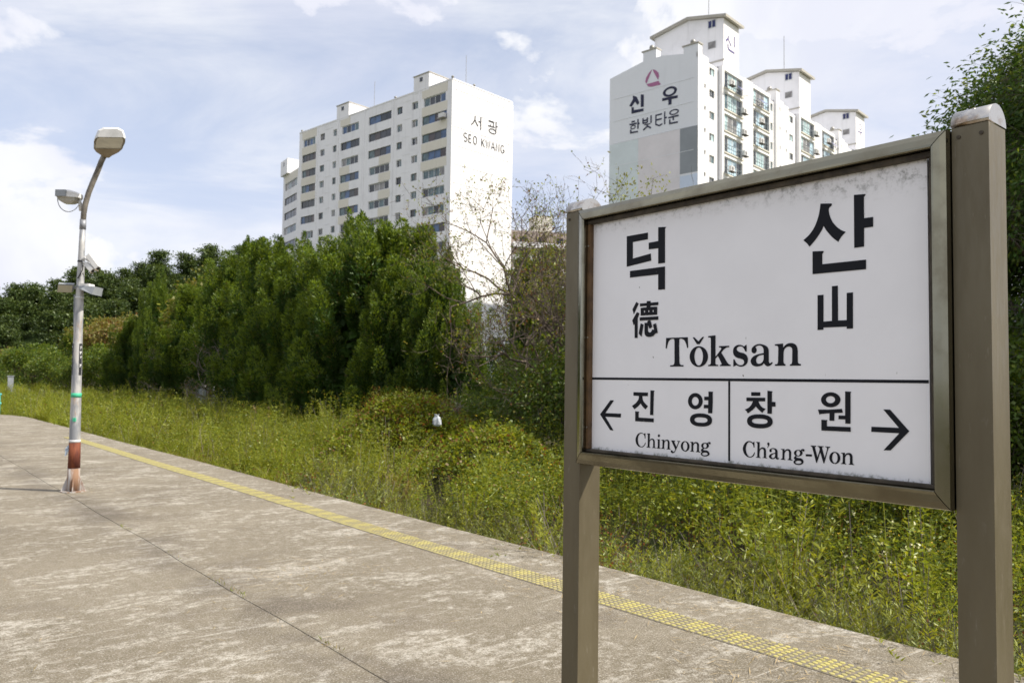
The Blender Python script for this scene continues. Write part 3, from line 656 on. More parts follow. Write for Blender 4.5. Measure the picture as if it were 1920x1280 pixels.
for s in range(NS):
    X = SEC * s
    # recessed end strips: stair vents and small windows
    ops_ = [(1.45, 1.85, Z0B - 0.95 - ROW*k - 2.4, Z0B - 0.4 - ROW*k - 2.4) for k in range(NR2)] + [(2.72, 4.0, Z0B - 1.35 - ROW*k, Z0B - 0.38 - ROW*k) for k in range(NR2)]
    w_ = link('side_wall', wall_mesh('side_wall', 4.95, GB, 40.9, ops_, MAT['wall_white_clean'], 0.2), b2, (X, 0, 0))
    mb = MB(); mb.box((0, 0.006, 40.9), (2.45, 0.3, 41.5)); mb.build('parapet', MAT['wall_white_clean'], w_)
    for i, (a, c, z0_, z1_) in enumerate(ops_):
        if a < 2: put_window(w_, (a, 0.12, z0_), 0, c - a, z1_ - z0_, 1, 'frame_white', ['glass_smoke'], 0.06)
        else: put_window(w_, (a, 0.12, z0_), 0, c - a, z1_ - z0_, 2, 'frame_white', [r2.choice(['glass_teal', 'glass_curtain', 'glass_aqua', 'glass_dark']), r2.choice(['glass_teal', 'glass_smoke', 'glass_aqua'])], 0.06)
    ops_ = [(0.35, 1.95, Z0B - 1.35 - ROW*k, Z0B - 0.25 - ROW*k) for k in range(NR2)]
    w_ = link('side_wall', wall_mesh('side_wall', 2.4, GB, 40.95, ops_, MAT['wall_white_clean'], 0.2), b2, (X + 18.55, 0, 0))
    for a, c, z0_, z1_ in ops_: put_window(w_, (a, 0.12, z0_), 0, c - a, z1_ - z0_, 2, 'frame_white', ['glass_dark', r2.choice(['glass_teal', 'glass_aqua', 'glass_teal'])], 0.09)
    ops_ = [(0.95, 1.3, Z0B - 0.95 - ROW*k, Z0B - 0.35 - ROW*k) for k in range(NR2)]
    w_ = link('side_wall', wall_mesh('side_wall', SEC - 20.95, GB, 41.5, ops_, MAT['wall_white_clean'], 0.2), b2, (X + 20.95, -0.35, 0))
    for a, c, z0_, z1_ in ops_: put_window(w_, (a, 0.12, z0_), 0, c - a, z1_ - z0_, 1, 'frame_white', ['glass_smoke'], 0.06)
    mb = MB(); mb.quad((0, 0, GB), (0, 0, 41.5), (0, 0.34, 41.5), (0, 0.34, GB)); mb.quad((SEC-20.95, 0, GB), (SEC-20.95, 0.34, GB), (SEC-20.95, 0.34, 41.5), (SEC-20.95, 0, 41.5)); mb.build('return_wall', MAT['wall_white_clean'], w_)
    if s < NS - 1: stack(b2, X + 21.0, X + 22.0, 0.02 - 0.3, 2.2, 41.3, 42.75, 'wall_white_clean')
    # projecting balcony bays
    PJ = 0.55
    ops_ = []
    for bi, (a, c) in enumerate(((0.5, 5.4), (8.4, 13.25))):
        for k in range(NR2): ops_.append((a, c, Z0B - 2.2 - ROW*k, Z0B - 0.05 - ROW*k))
    bay = link('balcony_bay', wall_mesh('balcony_bay', 13.55, GB, 41.25, ops_, MAT['wall_white_clean'], 0.26), b2, (X + 5.0, -PJ, 0))
    mb = MB(); mb.quad((0, 0, GB), (0, 0, 41.25), (0, PJ, 41.25), (0, PJ, GB)); mb.quad((13.55, 0, GB), (13.55, PJ, GB), (13.55, PJ, 41.25), (13.55, 0, 41.25)); mb.quad((0, 0, 41.25), (13.55, 0, 41.25), (13.55, PJ + .4, 41.25), (0, PJ + .4, 41.25)); mb.build('return_wall', MAT['wall_white'], bay)
    for k in range(NR2):
        for a, c in ((0.45, 5.45), (8.35, 13.3)):
            mb = MB(); mb.box((a, -0.14, Z0B - 2.36 - ROW*k), (c, -0.004, Z0B - 2.24 - ROW*k)); mb.build('balcony_ledge', MAT['wall_cream'], bay)
    mb = MB(); mb.box((5.72, -0.05, GB), (8.1, -0.004, 41.35)); mb.build('pilaster', MAT['wall_white_clean'], bay)
    for bi, (a, c) in enumerate(((0.5, 5.4), (8.4, 13.25))):
        for k in range(NR2):
            balcony_window(bay, a, Z0B - 2.2 - ROW*k, c - a, 2.15, [0, 3, 2, 1, 1, 0, 2, 3, 1, 0, 2, 1][(k + 2*bi + s) % 12])
            if (s, bi, k) in acs: put_ac(bay, a + acs[(s, bi, k)], Z0B - 2.0 - ROW*k)
    for ss, bi, k, dx in solar:
        if ss == s:
            a = (0.5, 8.4)[bi] + dx; zt = Z0B - 1.3 - ROW*k; mb = MB()
            mb.loft([[(a, -0.30, zt), (a + 1.75, -0.30, zt), (a + 1.75, -0.26, zt + 0.03), (a, -0.26, zt + 0.03)], [(a, -1.0, zt - 0.75), (a + 1.75, -1.0, zt - 0.75), (a + 1.75, -0.96, zt - 0.72), (a, -0.96, zt - 0.72)]])
            so = mb.build('solar_panel', MAT['solar_glass'], bay)
            for bx_ in (a, a + 1.7):
                mb = MB(); mb.box((bx_, -0.98, zt - 0.95), (bx_ + 0.04, -0.26, zt - 0.9)); mb.build('bracket', MAT['soot'], so)
    # roof tower with a pitched roof
    TX0, TX1, TW = X + 6.5, X + 10.6, 10.3
    mb = MB(); pent = [(0.1, 40.9), (0.1, 48.0), (5.1, 49.1), (TW, 48.2), (TW, 40.9)]
    mb.quad(*[(TX0, y, z) for y, z in pent]); mb.quad(*[(TX1, y, z) for y, z in reversed(pent)])
    mb.quad((TX0, TW, 40.9), (TX0, TW, 48.2), (TX1, TW, 48.2), (TX1, TW, 40.9)); tow = mb.build('roof_tower', MAT['wall_white'], b2)
    mb = MB(); mb.quad((TX0, 0.1, 40.9), (TX1, 0.1, 40.9), (TX1, 0.1, 48.0), (TX0, 0.1, 48.0)); tf = mb.build('tower_face', MAT['wall_white_clean'], tow)
    mb = MB()
    for sgn, (y0, z0_), (y1, z1_) in ((0, (-0.45, 47.95), (5.1, 49.15)), (1, (5.1, 49.15), (TW + 0.5, 48.15))):
        mb.loft([[(TX0 - 0.45, y0, z0_), (TX1 + 0.45, y0, z0_), (TX1 + 0.45, y0, z0_ + 0.32), (TX0 - 0.45, y0, z0_ + 0.32)], [(TX0 - 0.45, y1, z1_), (TX1 + 0.45, y1, z1_), (TX1 + 0.45, y1, z1_ + 0.32), (TX0 - 0.45, y1, z1_ + 0.32)]])
    mb.build('tower_roof', MAT['eave'], tow)
    mb = MB(); mb.box((TX0 - 0.12, -0.02, 42.5), (TX0 - 0.003, 4.5, 42.68)); mb.build('drip_ledge', MAT['eave'], tow)
    put_window(tow, (TX0 - 0.075, 2.3, 47.1), R(-90), 1.16, 1.08, 2, 'frame_white', ['glass_navy', 'glass_navy'], 0.08)
    put_window(tow, (TX0 - 0.075, 2.3, 44.4), R(-90), 1.16, 0.98, 1, 'frame_white', ['glass_curtain'], 0.05)
    if s == 2: put_window(tow, (TX0 - 0.075, 8.5, 47.0), R(-90), 1.16, 1.08, 2, 'frame_white', ['glass_navy', 'glass_navy'], 0.08)
    FM = lambda q: Vector((q[0], 0.1, q[1]))
    if s == 0:
        sg = [[stroke([(X+7.75, 46.1), (X+7.7, 45.7), (X+7.1, 45.2)], 0.26)], [stroke([(X+7.75, 45.6), (X+8.5, 44.95)], 0.24)], [stroke([(X+9.35, 46.5), (X+9.35, 45.05)], 0.28)], [stroke([(X+7.65, 44.95), (X+7.65, 44.55), (X+7.9, 44.3), (X+9.4, 44.3)], 0.26)]]
        marks('lettering', tf, sg, FM, OUT1, 'paint_violet')
    elif s == 1: marks('emblem', tf, emblem(X + 8.6, 45.6, 0.9, 1), FM, OUT1, 'paint_rose_faded')
    else:
        sg = [[ell(X + 8.5, 45.95, 0.72, 0.55), ell(X + 8.5, 45.95, 0.55, 0.40)], [stroke([(X+7.5, 44.95), (X+9.6, 45.1)], 0.2)], [stroke([(X+8.6, 45.0), (X+8.6, 44.2)], 0.2)]]
        marks('lettering', tf, sg, FM, OUT1, 'paint_violet')
    if s < 2:
        mb = MB(); mb.tube([(X + 8.5, 3.3, 49.0), (X + 8.5, 3.3, 55.0)], 0.04, 6); mb.build('antenna_mast', MAT['vent_metal'], b2)

# --- block three: tan block half hidden behind block one and the trees
o3 = from_px(962, 165, 0); YAW3 = R(12)
b3 = thing('apartment_building', 'tan apartment block with white balcony bands half hidden behind bare branches', 'building', o3 - Vector((6, -1.2, 0)), YAW3)
L3, R3 = 19.0, 33.5
ops_ = []
for k in range(12):
    zt = R3 - 1.2 - 2.75*k
    for a in (7.2, 11.2, 15.2): ops_.append((a, a + 1.5, zt - 1.3, zt))
w3 = link('facade', wall_mesh('facade', L3, GB, R3, ops_, MAT['wall_tan'], 0.3), b3)
for a, c, z0_, z1_ in ops_: put_window(w3, (a, 0.2, z0_), 0, c - a, z1_ - z0_, 2, 'frame_dark', ['glass_dark', 'glass_smoke'])
mb = MB(); mb.box((0, 0.32, GB), (L3, 12, R3 - 0.05)); mb.build('rear_block', MAT['wall_tan'], b3)
for k in range(12):
    z = R3 - 2.75*k - 3.6; mb = MB(); mb.box((5.6, -0.9, z), (L3 - 0.2, -0.004, z + 1.05)); mb.build('balcony_band', MAT['wall_white'], b3)
mb = MB(); mb.box((10.5, 1.0, R3 - .05), (14.5, 6, R3 + 3.6)); mb.build('lift_house', MAT['wall_cream'], b3)

# ================================================================== THE STATION SIGN
SY = R(-50.4); SO = Vector((0.3203, 3.222, 0))
sign = thing('station_sign', 'white station name board with black Korean lettering in a metal frame on two posts', 'sign', SO, SY)
UX = Vector((math.cos(SY), math.sin(SY), 0)); UY = Vector((-math.sin(SY), math.cos(SY), 0))
def sign_px(px, y):
    """photo pixel -> sign-local point in the plane at depth y"""
    p = on_plane(px, SO + UY * y, UY) - SO
    return Vector((p.dot(UX), y, p.z))
PW, PZ0, PH = 1.315, 1.329, 0.916
mb = MB(); mb.box((0, 0, 0), (PW, 0.03, PH)); panel = mb.build('panel', MAT['sign_white'], sign, (0, 0, PZ0))
mb = MB(); mb.box((-0.06, 0.034, 0), (PW + 0.05, 0.075, PH)); mb.build('back_panel', MAT['post_metal'], sign, (0, 0, PZ0))
# frame: inner lip stands proud, faces slope back to the outer edge; mitred corners
oL, oR, oB, oT = -0.071, 1.3725, 1.268, 2.309
lL, lR, lB, lT = -0.004, 1.343, 1.322, 2.256
FO, FLp, BK = -0.004, -0.047, 0.11
def frame_bar(a, b, la, lb, ia, ib):
    """a,b outer corners; la,lb lip corners; ia,ib lip corners at the panel plane"""
    mb = MB()
    P = lambda c, y: (c[0], y, c[1])
    n = 8
    prof = [(0.0, FO), (0.06, FO - 0.010), (0.40, FO - 0.026), (0.80, FLp + 0.003), (0.94, FLp), (1.0, FLp + 0.004)]
    ra = [P(a, BK)] + [(a[0] + (la[0]-a[0])*f, y, a[1] + (la[1]-a[1])*f) for f, y in prof] + [P(la, 0.0)]
    rb = [P(b, BK)] + [(b[0] + (lb[0]-b[0])*f, y, b[1] + (lb[1]-b[1])*f) for f, y in prof] + [P(lb, 0.0)]
    mb.loft([ra, rb], cap=True)
    return mb.build('frame_bar', MAT['sign_metal'], sign)
e = 0.0015
frame_bar((oL + e, oT), (oR - e, oT), (lL + e, lT), (lR - e, lT), 0, 0)
frame_bar((oR - e, oB), (oL + e, oB), (lR - e, lB), (lL + e, lB), 0, 0)
frame_bar((oR, oT - e), (oR, oB + e), (lR, lT - e), (lR, lB + e), 0, 0)
frame_bar((oL, oB + e), (oL, oT - e), (lL, lB + e), (lL, lT - e), 0, 0)
# glazing beads inside the lip
for nm, a, c, mt in (('bead', (lL + 0.001, lT - 0.017), (lR - 0.001, lT - 0.001), 'bead_dark'), ('bead', (lL + 0.001, lB + 0.001), (lR - 0.001, lB + 0.012), 'bead_dark'),
                     ('bead', (lL + 0.001, lB + 0.0125), (lL + 0.014, lT - 0.0175), 'bead_brown'), ('bead', (lR - 0.014, lB + 0.0125), (lR - 0.001, lT - 0.0175), 'bead_dark')):
    mb = MB(); mb.box((a[0], -0.022, a[1]), (c[0], -0.0005, c[1]), 0.002); o = mb.build(nm, MAT[mt], sign)
    if mt == 'bead_brown':
        for z in (1.42, 1.78, 2.15):
            mb = MB(); mb.tube([((a[0]+c[0])/2, -0.0245, z), ((a[0]+c[0])/2, -0.0222, z)], 0.0036, 10); mb.build('screw', MAT['screw'], o)
# posts with half-round caps
for x0, x1 in ((-0.168, -0.0735), (1.375, 1.468)):
    y0, y1, zt = 0.015, 0.133, 2.316
    mb = MB(); mb.box((x0, y0, 0.004), (x1, y1, zt), 0.0025); po = mb.build('post', MAT['post_metal'], sign)
    n = 14; ring = [(y0 - 0.003 + (y1 - y0 + 0.006)*(0.5 - 0.5*math.cos(math.pi*i/n)), zt + 0.001 + 0.056*math.sin(math.pi*i/n)) for i in range(n + 1)]
    mb = MB(); k = n + 1
    mb.loft([[(x0 - 0.002, y, z) for y, z in ring], [(x1 + 0.002, y, z) for y, z in ring]]); cp = mb.build('post_cap', MAT['cap_metal'], po)
    for p in cp.data.polygons:
        if len(p.vertices) == 4: p.use_smooth = True
    mb = MB(); mb.ball(((x0+x1)/2, y0 + 0.028, zt + 0.046), 0.0055, 8, 6); mb.build('screw', MAT['screw'], cp, smooth=True)
    for dx in (0.018, x1 - x0 - 0.018):
        mb = MB(); mb.tube([(x0 + dx, y0 - 0.003, zt - 0.03), (x0 + dx, y0 + 0.001, zt - 0.03)], 0.0055, 10); mb.build('screw', MAT['bead_dark'], po)
    mb = MB(); mb.box((x0 - 0.05, y0 - 0.05, 0.0), (x1 + 0.05, y1 + 0.05, 0.012), 0.003); mb.build('base_plate', MAT['post_metal'], po)
mb = MB(); mb.box((oL - 0.003, 0.04, 1.35), (oL - 0.0005, 0.09, 2.25)); mb.build('bracket', MAT['post_metal'], sign)

# ---- lettering, traced as outlines in crops of the photograph (x0, y0, scale); (x, y, 1) is a sharp corner
def smooth_loop(pts, n=5):
    """Catmull-Rom through the soft points, straight into the sharp ones"""
    if all(len(p) == 2 for p in pts) and len(pts) > 20: pts = list(pts)
    N = len(pts); out = []
    for i in range(N):
        p0, p1, p2, p3 = pts[i-1], pts[i], pts[(i+1) % N], pts[(i+2) % N]
        c1, c2 = len(p1) > 2, len(p2) > 2
        a, b_ = Vector(p1[:2]), Vector(p2[:2])
        out.append(tuple(a))
        if c1 and c2: continue
        t1 = (b_ - a) if c1 else (b_ - Vector(p0[:2])) * 0.5
        t2 = (b_ - a) if c2 else (Vector(p3[:2]) - a) * 0.5
        L = (b_ - a).length
        if t1.length > L: t1 *= L / t1.length
        if t2.length > L: t2 *= L / t2.length
        for k in range(1, n):
            s = k / n; h = (2*s**3 - 3*s*s + 1, s**3 - 2*s*s + s, -2*s**3 + 3*s*s, s**3 - s*s)
            out.append(tuple(a*h[0] + t1*h[1] + b_*h[2] + t2*h[3]))
    return out
def hard(*p): return [(x, y, 1) for x, y in p]
def letter(x0, y0, sc, *loopsets):
    mb = MB()
    for i, loops in enumerate(loopsets):
        L = [lp if isinstance(lp, tuple) else smooth_loop(lp) for lp in loops]
        P = [[sign_px((x0 + x/sc, y0 + y/sc), 0.0) for x, y in lp] for lp in L]
        tri = tessellate_polygon([[Vector((p.x, p.z, 0)) for p in lp] for lp in P]); n = len(mb.v)
        for lp in P: mb.v += [(p.x, -0.0012 - 0.0002*i, p.z - PZ0) for p in lp]
        mb.f += [tuple(n + k for k in t) for t in tri]; mb.m += [0] * len(tri)
    return mb.build('letter', MAT['sign_black'], panel)
def ov(*a, **k): return tuple(ell(*a, **k))
def C_(s): # "x,y x,y! ..." with ! for sharp corners
    out = []
    for w in s.split():
        c = w.endswith('!'); a, b_ = w.rstrip('!').split(','); out.append((float(a), float(b_), 1) if c else (float(a), float(b_)))
    return out
letter(1160, 410, 8.536, [hard((132,283),(471,223),(471,330),(230,375),(230,638),(517,557),(524,672),(132,770))],
       [hard((636,138),(765,132),(745,160),(745,707),(636,720),(636,473),(484,493),(484,387),(636,358))], [hard((184,838),(745,765),(745,1130),(636,1138),(636,892),(184,943))])
letter(1495, 355, 7.529, [C_('328,203! 480,200! 492,212 480,235 452,262 446,300 460,370 500,460 560,530 620,575 686,602! 640,650 604,700 580,743! 500,680 420,590 373,517! 340,590 260,710 175,810! 140,765 87,720! 180,630 250,520 300,380 320,280')],
       [hard((801,80),(962,68),(965,80),(942,110),(945,408),(1073,390),(1073,528),(945,545),(945,808),(806,827))], [hard((218,876),(375,871),(375,885),(355,912),(355,1057),(973,992),(973,1127),(218,1197))])
letter(1170, 555, 14.222, [hard((332,155),(398,200),(265,490),(230,352))], [hard((350,425),(420,462),(372,585),(368,1115),(288,1118),(288,745),(260,772),(225,648))],
       [hard((432,198),(612,185),(612,135),(716,130),(716,175),(920,158),(920,240),(712,258),(712,290),(892,280),(890,497),(450,522),(450,315),(606,300),(606,262),(432,275)), ov(551,410,16,30,14), ov(666,402,16,30,14), ov(782,397,16,30,14)],
       [hard((424,568),(920,538),(920,630),(424,655))], [hard((452,725),(528,760),(475,1085),(398,1000))],
       [C_('556,712! 632,712! 628,685! 655,650! 715,650! 762,822! 688,868! 650,768! 648,930 680,968 720,962 748,925 757,888! 808,900! 783,752! 862,722! 908,978! 840,998! 800,1050 740,1080 660,1088 590,1060 556,990')])
letter(1515, 525, 11.636, [hard((212,330),(342,320),(342,905),(525,890),(525,135),(655,122),(660,882),(848,872),(848,280),(985,268),(985,1055),(848,1062),(848,1015),(342,1035),(342,1082),(212,1090))])
Z = (1240, 615, 13.714)
letter(*Z, [C_('128,252! 685,232! 695,505! 665,505! 640,400 600,320 545,280 490,272 468,300 463,500! 470,860! 480,920 510,945 575,950! 575,985! 230,988! 230,955! 300,948 330,925 342,860! 342,340! 335,290 300,275 240,290 190,350 165,430 147,520! 115,522!')])
letter(*Z, [hard((810,238),(855,236),(955,338),(1060,228),(1105,222),(990,412),(920,414))], [ov(969,730,236,267), ov(966,729,109,231)])
letter(*Z, [C_('1208,205! 1397,182! 1397,735! 1500,600 1545,530 1535,500! 1488,495! 1488,462! 1750,453! 1750,490! 1690,495 1620,540 1545,625! 1700,880 1740,925 1785,940! 1785,972! 1510,974! 1510,945! 1545,935 1550,905 1460,712! 1397,782! 1395,900! 1410,935 1465,942! 1465,974! 1207,976! 1207,945! 1260,935 1278,900! 1278,290! 1270,250 1240,240 1210,242!')])
Z = (1370, 625, 13.241)
letter(*Z, [C_('400,275! 402,445! 370,448! 330,370 290,330 235,318 175,340 155,385 175,430 240,468 330,490 400,545 432,630 415,730 350,800 260,822 190,808 145,788 112,805 70,822! 70,640! 98,640! 140,720 190,770 250,785 310,770 338,715 320,660 250,625 170,605 95,550 63,460 80,360 140,300 220,280 290,295 335,318 360,300')])
letter(*Z, [C_('523,420 530,370 580,310 660,270 750,262 850,290 920,340 948,420 950,690! 965,730 990,735 1030,708! 1052,725! 1000,785 930,815 870,790 828,740! 780,790 700,815 620,815 540,780 500,700 515,630 580,560 680,515 822,485! 820,400 800,340 740,300 670,305 620,340! 645,380 645,440 610,488 565,488 530,460'), C_('822,528! 820,640 790,710 720,752 660,735 635,670 655,600 710,550')])
letter(*Z, [C_('1102,268! 1305,248! 1308,350! 1370,280 1450,242 1540,240 1620,280 1660,360 1670,440! 1672,690! 1685,740 1748,760! 1748,797! 1475,800! 1475,768! 1515,750 1530,700! 1535,420! 1520,355 1460,325 1390,340 1335,400 1318,470! 1315,690! 1330,745 1365,765! 1365,800! 1102,802! 1102,768! 1160,755 1180,700! 1187,370! 1175,318 1140,303 1104,303!')])
Z = (1110, 720, 12.8)
tag(letter(*Z, [hard((197,722),(445,384),(533,386),(325,690),(702,706),(694,797),(325,778),(520,1107),(440,1100))]), 'thin black arrow pointing left').name = 'arrow'
letter(*Z, [C_('998,190! 1347,200! 1345,285! 1212,285! 1225,380 1280,460 1348,528! 1285,605! 1215,530 1172,460! 1110,530 1022,600! 963,520! 1050,455 1115,370 1132,282! 998,272!')], [hard((1408,145),(1508,157),(1490,185),(1475,740),(1397,738))], [hard((1042,648),(1138,658),(1125,690),(1122,798),(1487,820),(1485,912),(1042,885))])
letter(1270, 725, 15.06, [ov(513,402,208,230), ov(512,404,96,123)], [hard((885,128),(1017,138),(1005,165),(1005,450),(992,745),(873,742),(875,605),(752,600),(755,503),(878,505),(878,378),(765,375),(765,275),(885,275))], [ov(675,932,312,185,32,0.04,0.85), ov(674,934,184,76,32,0.04,0.8)])
letter(1385, 725, 14.222, [hard((338,140),(582,143),(582,240),(338,238))], [C_('212,283! 712,288! 710,385! 530,385! 570,470 630,540 727,590! 670,640 638,695! 540,610 463,522! 380,610 250,707! 215,650 168,602! 270,555 345,470 385,382! 212,378!')],
       [hard((773,100),(912,120),(892,155),(893,398),(990,402),(988,525),(893,522),(890,716),(772,712))], [ov(571,916,341,187,32,0.03,0.85), ov(570,914,208,71,32,0.04,0.8)])
letter(1520, 725, 14.22, [ov(540,343,260,200), ov(533,339,121,94)], [hard((200,603),(500,605),(838,585),(865,687),(640,697),(635,903),(507,900),(507,702),(270,722),(237,738))],
       [hard((925,118),(1082,130),(1085,145),(1068,165),(1068,980),(928,975),(928,865),(748,860),(750,760),(925,765))], [hard((292,873),(452,885),(452,898),(438,915),(438,1047),(1073,1070),(1075,1195),(292,1160))])
tag(letter(1620, 755, 12.8, [hard((465,155),(630,160),(1092,678),(640,1140),(472,1133),(850,728),(178,692),(182,570),(840,597))]), 'thin black arrow pointing right').name = 'arrow'
Z = (1180, 800, 19.69)
letter(*Z, [C_('600,228! 600,425! 575,425! 565,330 520,265 440,240 370,280 330,380 325,510 350,630 400,700 460,722 530,690 575,620 585,575! 610,580! 590,650 530,725 450,748 350,720 270,630 235,490 255,370 310,270 400,215 480,218 540,255 580,235')])
letter(*Z, [C_('655,240! 765,240! 755,490! 800,440 860,428 920,460 945,530! 945,720! 960,760 995,775! 990,785! 848,770! 848,755! 880,740 885,700! 885,540! 870,490 830,470 780,500 755,560! 748,710! 758,740 785,752! 785,768! 635,748! 635,735! 675,720 685,690! 690,300! 680,272 655,262!')])
letter(*Z, [ov(1097,322,40,52,16)], [C_('1015,455! 1130,455! 1122,740! 1130,770 1170,785! 1170,800! 1010,785! 1010,770! 1048,755 1055,720! 1060,500! 1050,478 1018,470!')])
letter(*Z, [C_('1185,470! 1300,470! 1298,530! 1340,485 1400,468 1460,490 1492,560! 1488,760! 1500,800 1535,820! 1530,832! 1380,820! 1380,808! 1415,790 1420,760! 1425,570! 1410,520 1370,505 1320,540 1298,600! 1288,760! 1295,785 1320,800! 1315,810! 1170,798! 1170,785! 1215,770 1225,730! 1232,530! 1220,500 1188,488!')])
Z = (1255, 805, 21.333)
letter(*Z, [C_('70,430! 245,440! 245,460! 210,475 212,510 290,690! 365,500 350,475 315,462! 312,445! 447,458! 447,480! 410,490 390,520 270,810 210,910 140,938 80,910 62,870 80,830 115,830 140,850 150,890! 190,880 240,800 120,520 100,470 70,448!')])
letter(*Z, [ov(639,664,176,207,28,0.05), ov(638,662,89,172,28,0.05)])
letter(*Z, [C_('838,488! 965,492! 962,560! 1010,510 1080,492 1150,520 1190,590 1192,660! 1190,840! 1205,870 1245,890! 1240,912! 1070,892! 1070,875! 1105,855 1112,820! 1115,610! 1095,560 1050,545 1000,570 965,640! 960,820! 965,850 1000,870! 995,885! 828,868! 828,855! 875,845 888,810! 890,560! 875,520 840,508!')])
def g_letter(Z, u, ui, ear, ball, lo, li, con):
    letter(*Z, [ov(*u), ov(*ui)], [ov(*lo), ov(*li)], [C_(con)], [C_(ear)], [ov(*ball)])
g_letter(Z, (1435,643,155,122), (1432,643,68,90), '1520,545! 1560,505 1610,492! 1640,520! 1590,535 1555,580!', (1628,540,38,45,14), (1440,965,178,105), (1430,968,112,55), '1350,740! 1380,760 1360,800 1400,820 1500,830 1580,880 1600,930! 1530,915 1400,905 1310,890 1275,840 1290,780')
Z = (1385, 815, 14.77)
letter(*Z, [C_('440,185! 442,350! 425,350! 405,280 365,220 300,195 250,225 212,310 205,400 225,500 270,575 325,600 385,570 425,510 438,475! 455,485! 430,560 375,610 310,622 230,595 160,520 120,400 140,290 200,205 280,168 350,180 400,210 425,190')])
letter(*Z, [C_('492,190! 588,195! 583,395! 630,350 685,342 740,370 762,430! 762,600! 770,630 800,640! 798,650! 668,632! 668,622! 700,610 702,580! 700,440! 685,395 645,385 605,410 583,460! 578,590! 590,612 615,622! 613,635! 482,625! 482,612! 515,602 520,570! 525,250! 515,220 492,208!')])
letter(*Z, [C_('825,205 855,230 850,290 805,355! 795,345! 820,295 800,265 800,225')])
letter(*Z, [C_('855,430 865,400 910,370 970,362 1040,385 1080,440 1080,590! 1090,630 1105,640 1125,630! 1130,645! 1090,678 1050,668 1022,635! 970,665 900,660 850,620 845,580 880,535 950,505 1015,490! 1010,430 980,392 930,388 905,402! 920,430 915,460 885,475 862,460'), C_('1015,515! 1010,590 975,635 930,632 910,590 930,550 970,525')])
letter(*Z, [C_('1175,385! 1275,388! 1275,440! 1320,400 1375,388 1430,415 1460,480! 1455,640! 1465,680 1497,690! 1495,708! 1360,690! 1360,678! 1390,662 1398,630! 1398,480! 1380,440 1340,430 1300,460 1275,510! 1272,650! 1280,670 1305,678! 1303,692! 1170,680! 1170,668! 1205,655 1215,630! 1220,430! 1205,405 1177,400!')])
g_letter(Z, (1655,500,120,92), (1652,500,52,72), '1725,425! 1750,395 1790,385! 1810,405! 1775,415 1750,450!', (1802,422,30,35,14), (1663,747,140,80), (1660,752,85,42), '1590,575! 1610,595 1600,620 1650,632 1730,645 1790,690 1800,720! 1740,705 1640,695 1560,680 1535,640 1555,595')
Z = (1505, 820, 17.4545)
letter(*Z, [hard((105,540),(310,550),(305,618),(105,607))])
letter(*Z, [C_('268,258! 450,265! 448,290! 415,300 410,330 492,640! 560,390 535,310 490,290! 490,270! 688,280! 686,305! 645,315 645,345 725,660! 800,390 800,340 775,310 738,305! 738,285! 905,298! 903,325! 860,340 835,400 715,838! 685,838! 580,480! 475,820! 448,820! 320,330 300,295 268,280!')])
letter(*Z, [ov(1057,660,182,198,28,0.04), ov(1058,660,89,168,28,0.04)])
letter(*Z, [C_('1258,492! 1393,495! 1390,570! 1440,515 1520,498 1600,530 1640,620! 1640,820! 1655,860 1697,880! 1692,895! 1508,880! 1508,865! 1545,850 1552,810! 1552,630! 1530,575 1485,555 1430,580 1395,650! 1393,810! 1400,840 1433,855! 1430,873! 1255,855! 1255,840! 1300,828 1312,790! 1318,570! 1300,520 1260,512!')])
zl = sign_px((1420, 712.2), 0).z - PZ0
mb = MB(); mb.box((0.006, -0.0011, zl - 0.0045), (PW - 0.002, -0.0003, zl + 0.0045)); mb.build('divider_line', MAT['sign_black'], panel)
xv = sign_px((1367.5, 790), 0).x
mb = MB(); mb.box((xv - 0.0035, -0.0016, 0.012), (xv + 0.0035, -0.0004, zl - 0.005)); mb.build('divider_line', MAT['sign_black'], panel)

# ================================================================== LAMP POST
lampb = ground(137, 921)
lamp = thing('lamp_post', 'tall grey lamp post with red painted band, cameras and flood lamps on the platform', 'lamp post', lampb, 0.0)
def lp(x, y, dy=0.0):
    d = ray(x, y); return CAMP + d * ((lampb.y + dy) / d.y) - lampb
K = 1.0 / FPX * lampb.y                                # metres per pixel at the post
pp = [(137, 921), (139, 860), (141, 800), (146, 640), (150, 545), (153.5, 460), (155.5, 420)]
mb = MB(); mb.tube([lp(*p) for p in pp], [0.080, 0.074, 0.069, 0.058, 0.050, 0.040, 0.037], 18); pole = mb.build('pole', MAT['pole_paint'], lamp, smooth=True)
ap = [(155.5, 421), (157, 400), (160, 383), (166, 362), (174, 342), (183, 321), (190, 303), (195, 293)]
mb = MB(); mb.tube([lp(x, y, -0.012*i) for i, (x, y) in enumerate(ap)], 0.036, 12); mb.build('arm', MAT['arm_rust'], lamp, smooth=True)
mb = MB(); mb.tube([lp(155, 430), lp(156, 412)], [0.042, 0.042], 14); mb.build('collar', MAT['pole_paint'], lamp, smooth=True)
mb = MB(); mb.tube([lp(138.6, 877), lp(140.3, 829)], [0.0785, 0.0735], 18); mb.build('red_band', MAT['rust_red'], pole, smooth=True)
mb = MB(); mb.tube([lp(137, 921), lp(138.5, 877.5)], [0.0835, 0.0775], 18); mb.build('pole_foot', MAT['pole_foot'], pole, smooth=True)
mb = MB(); mb.tube([lp(140.3, 828.7), lp(140.5, 824)], [0.0745, 0.073], 18); mb.build('white_tape', MAT['tape_white'], pole, smooth=True)
mb = MB(); mb.tube([lp(142.9, 744.5), lp(143.2, 736.5)], [0.068, 0.0675], 18); mb.build('green_tape', MAT['tape_green'], pole, smooth=True)
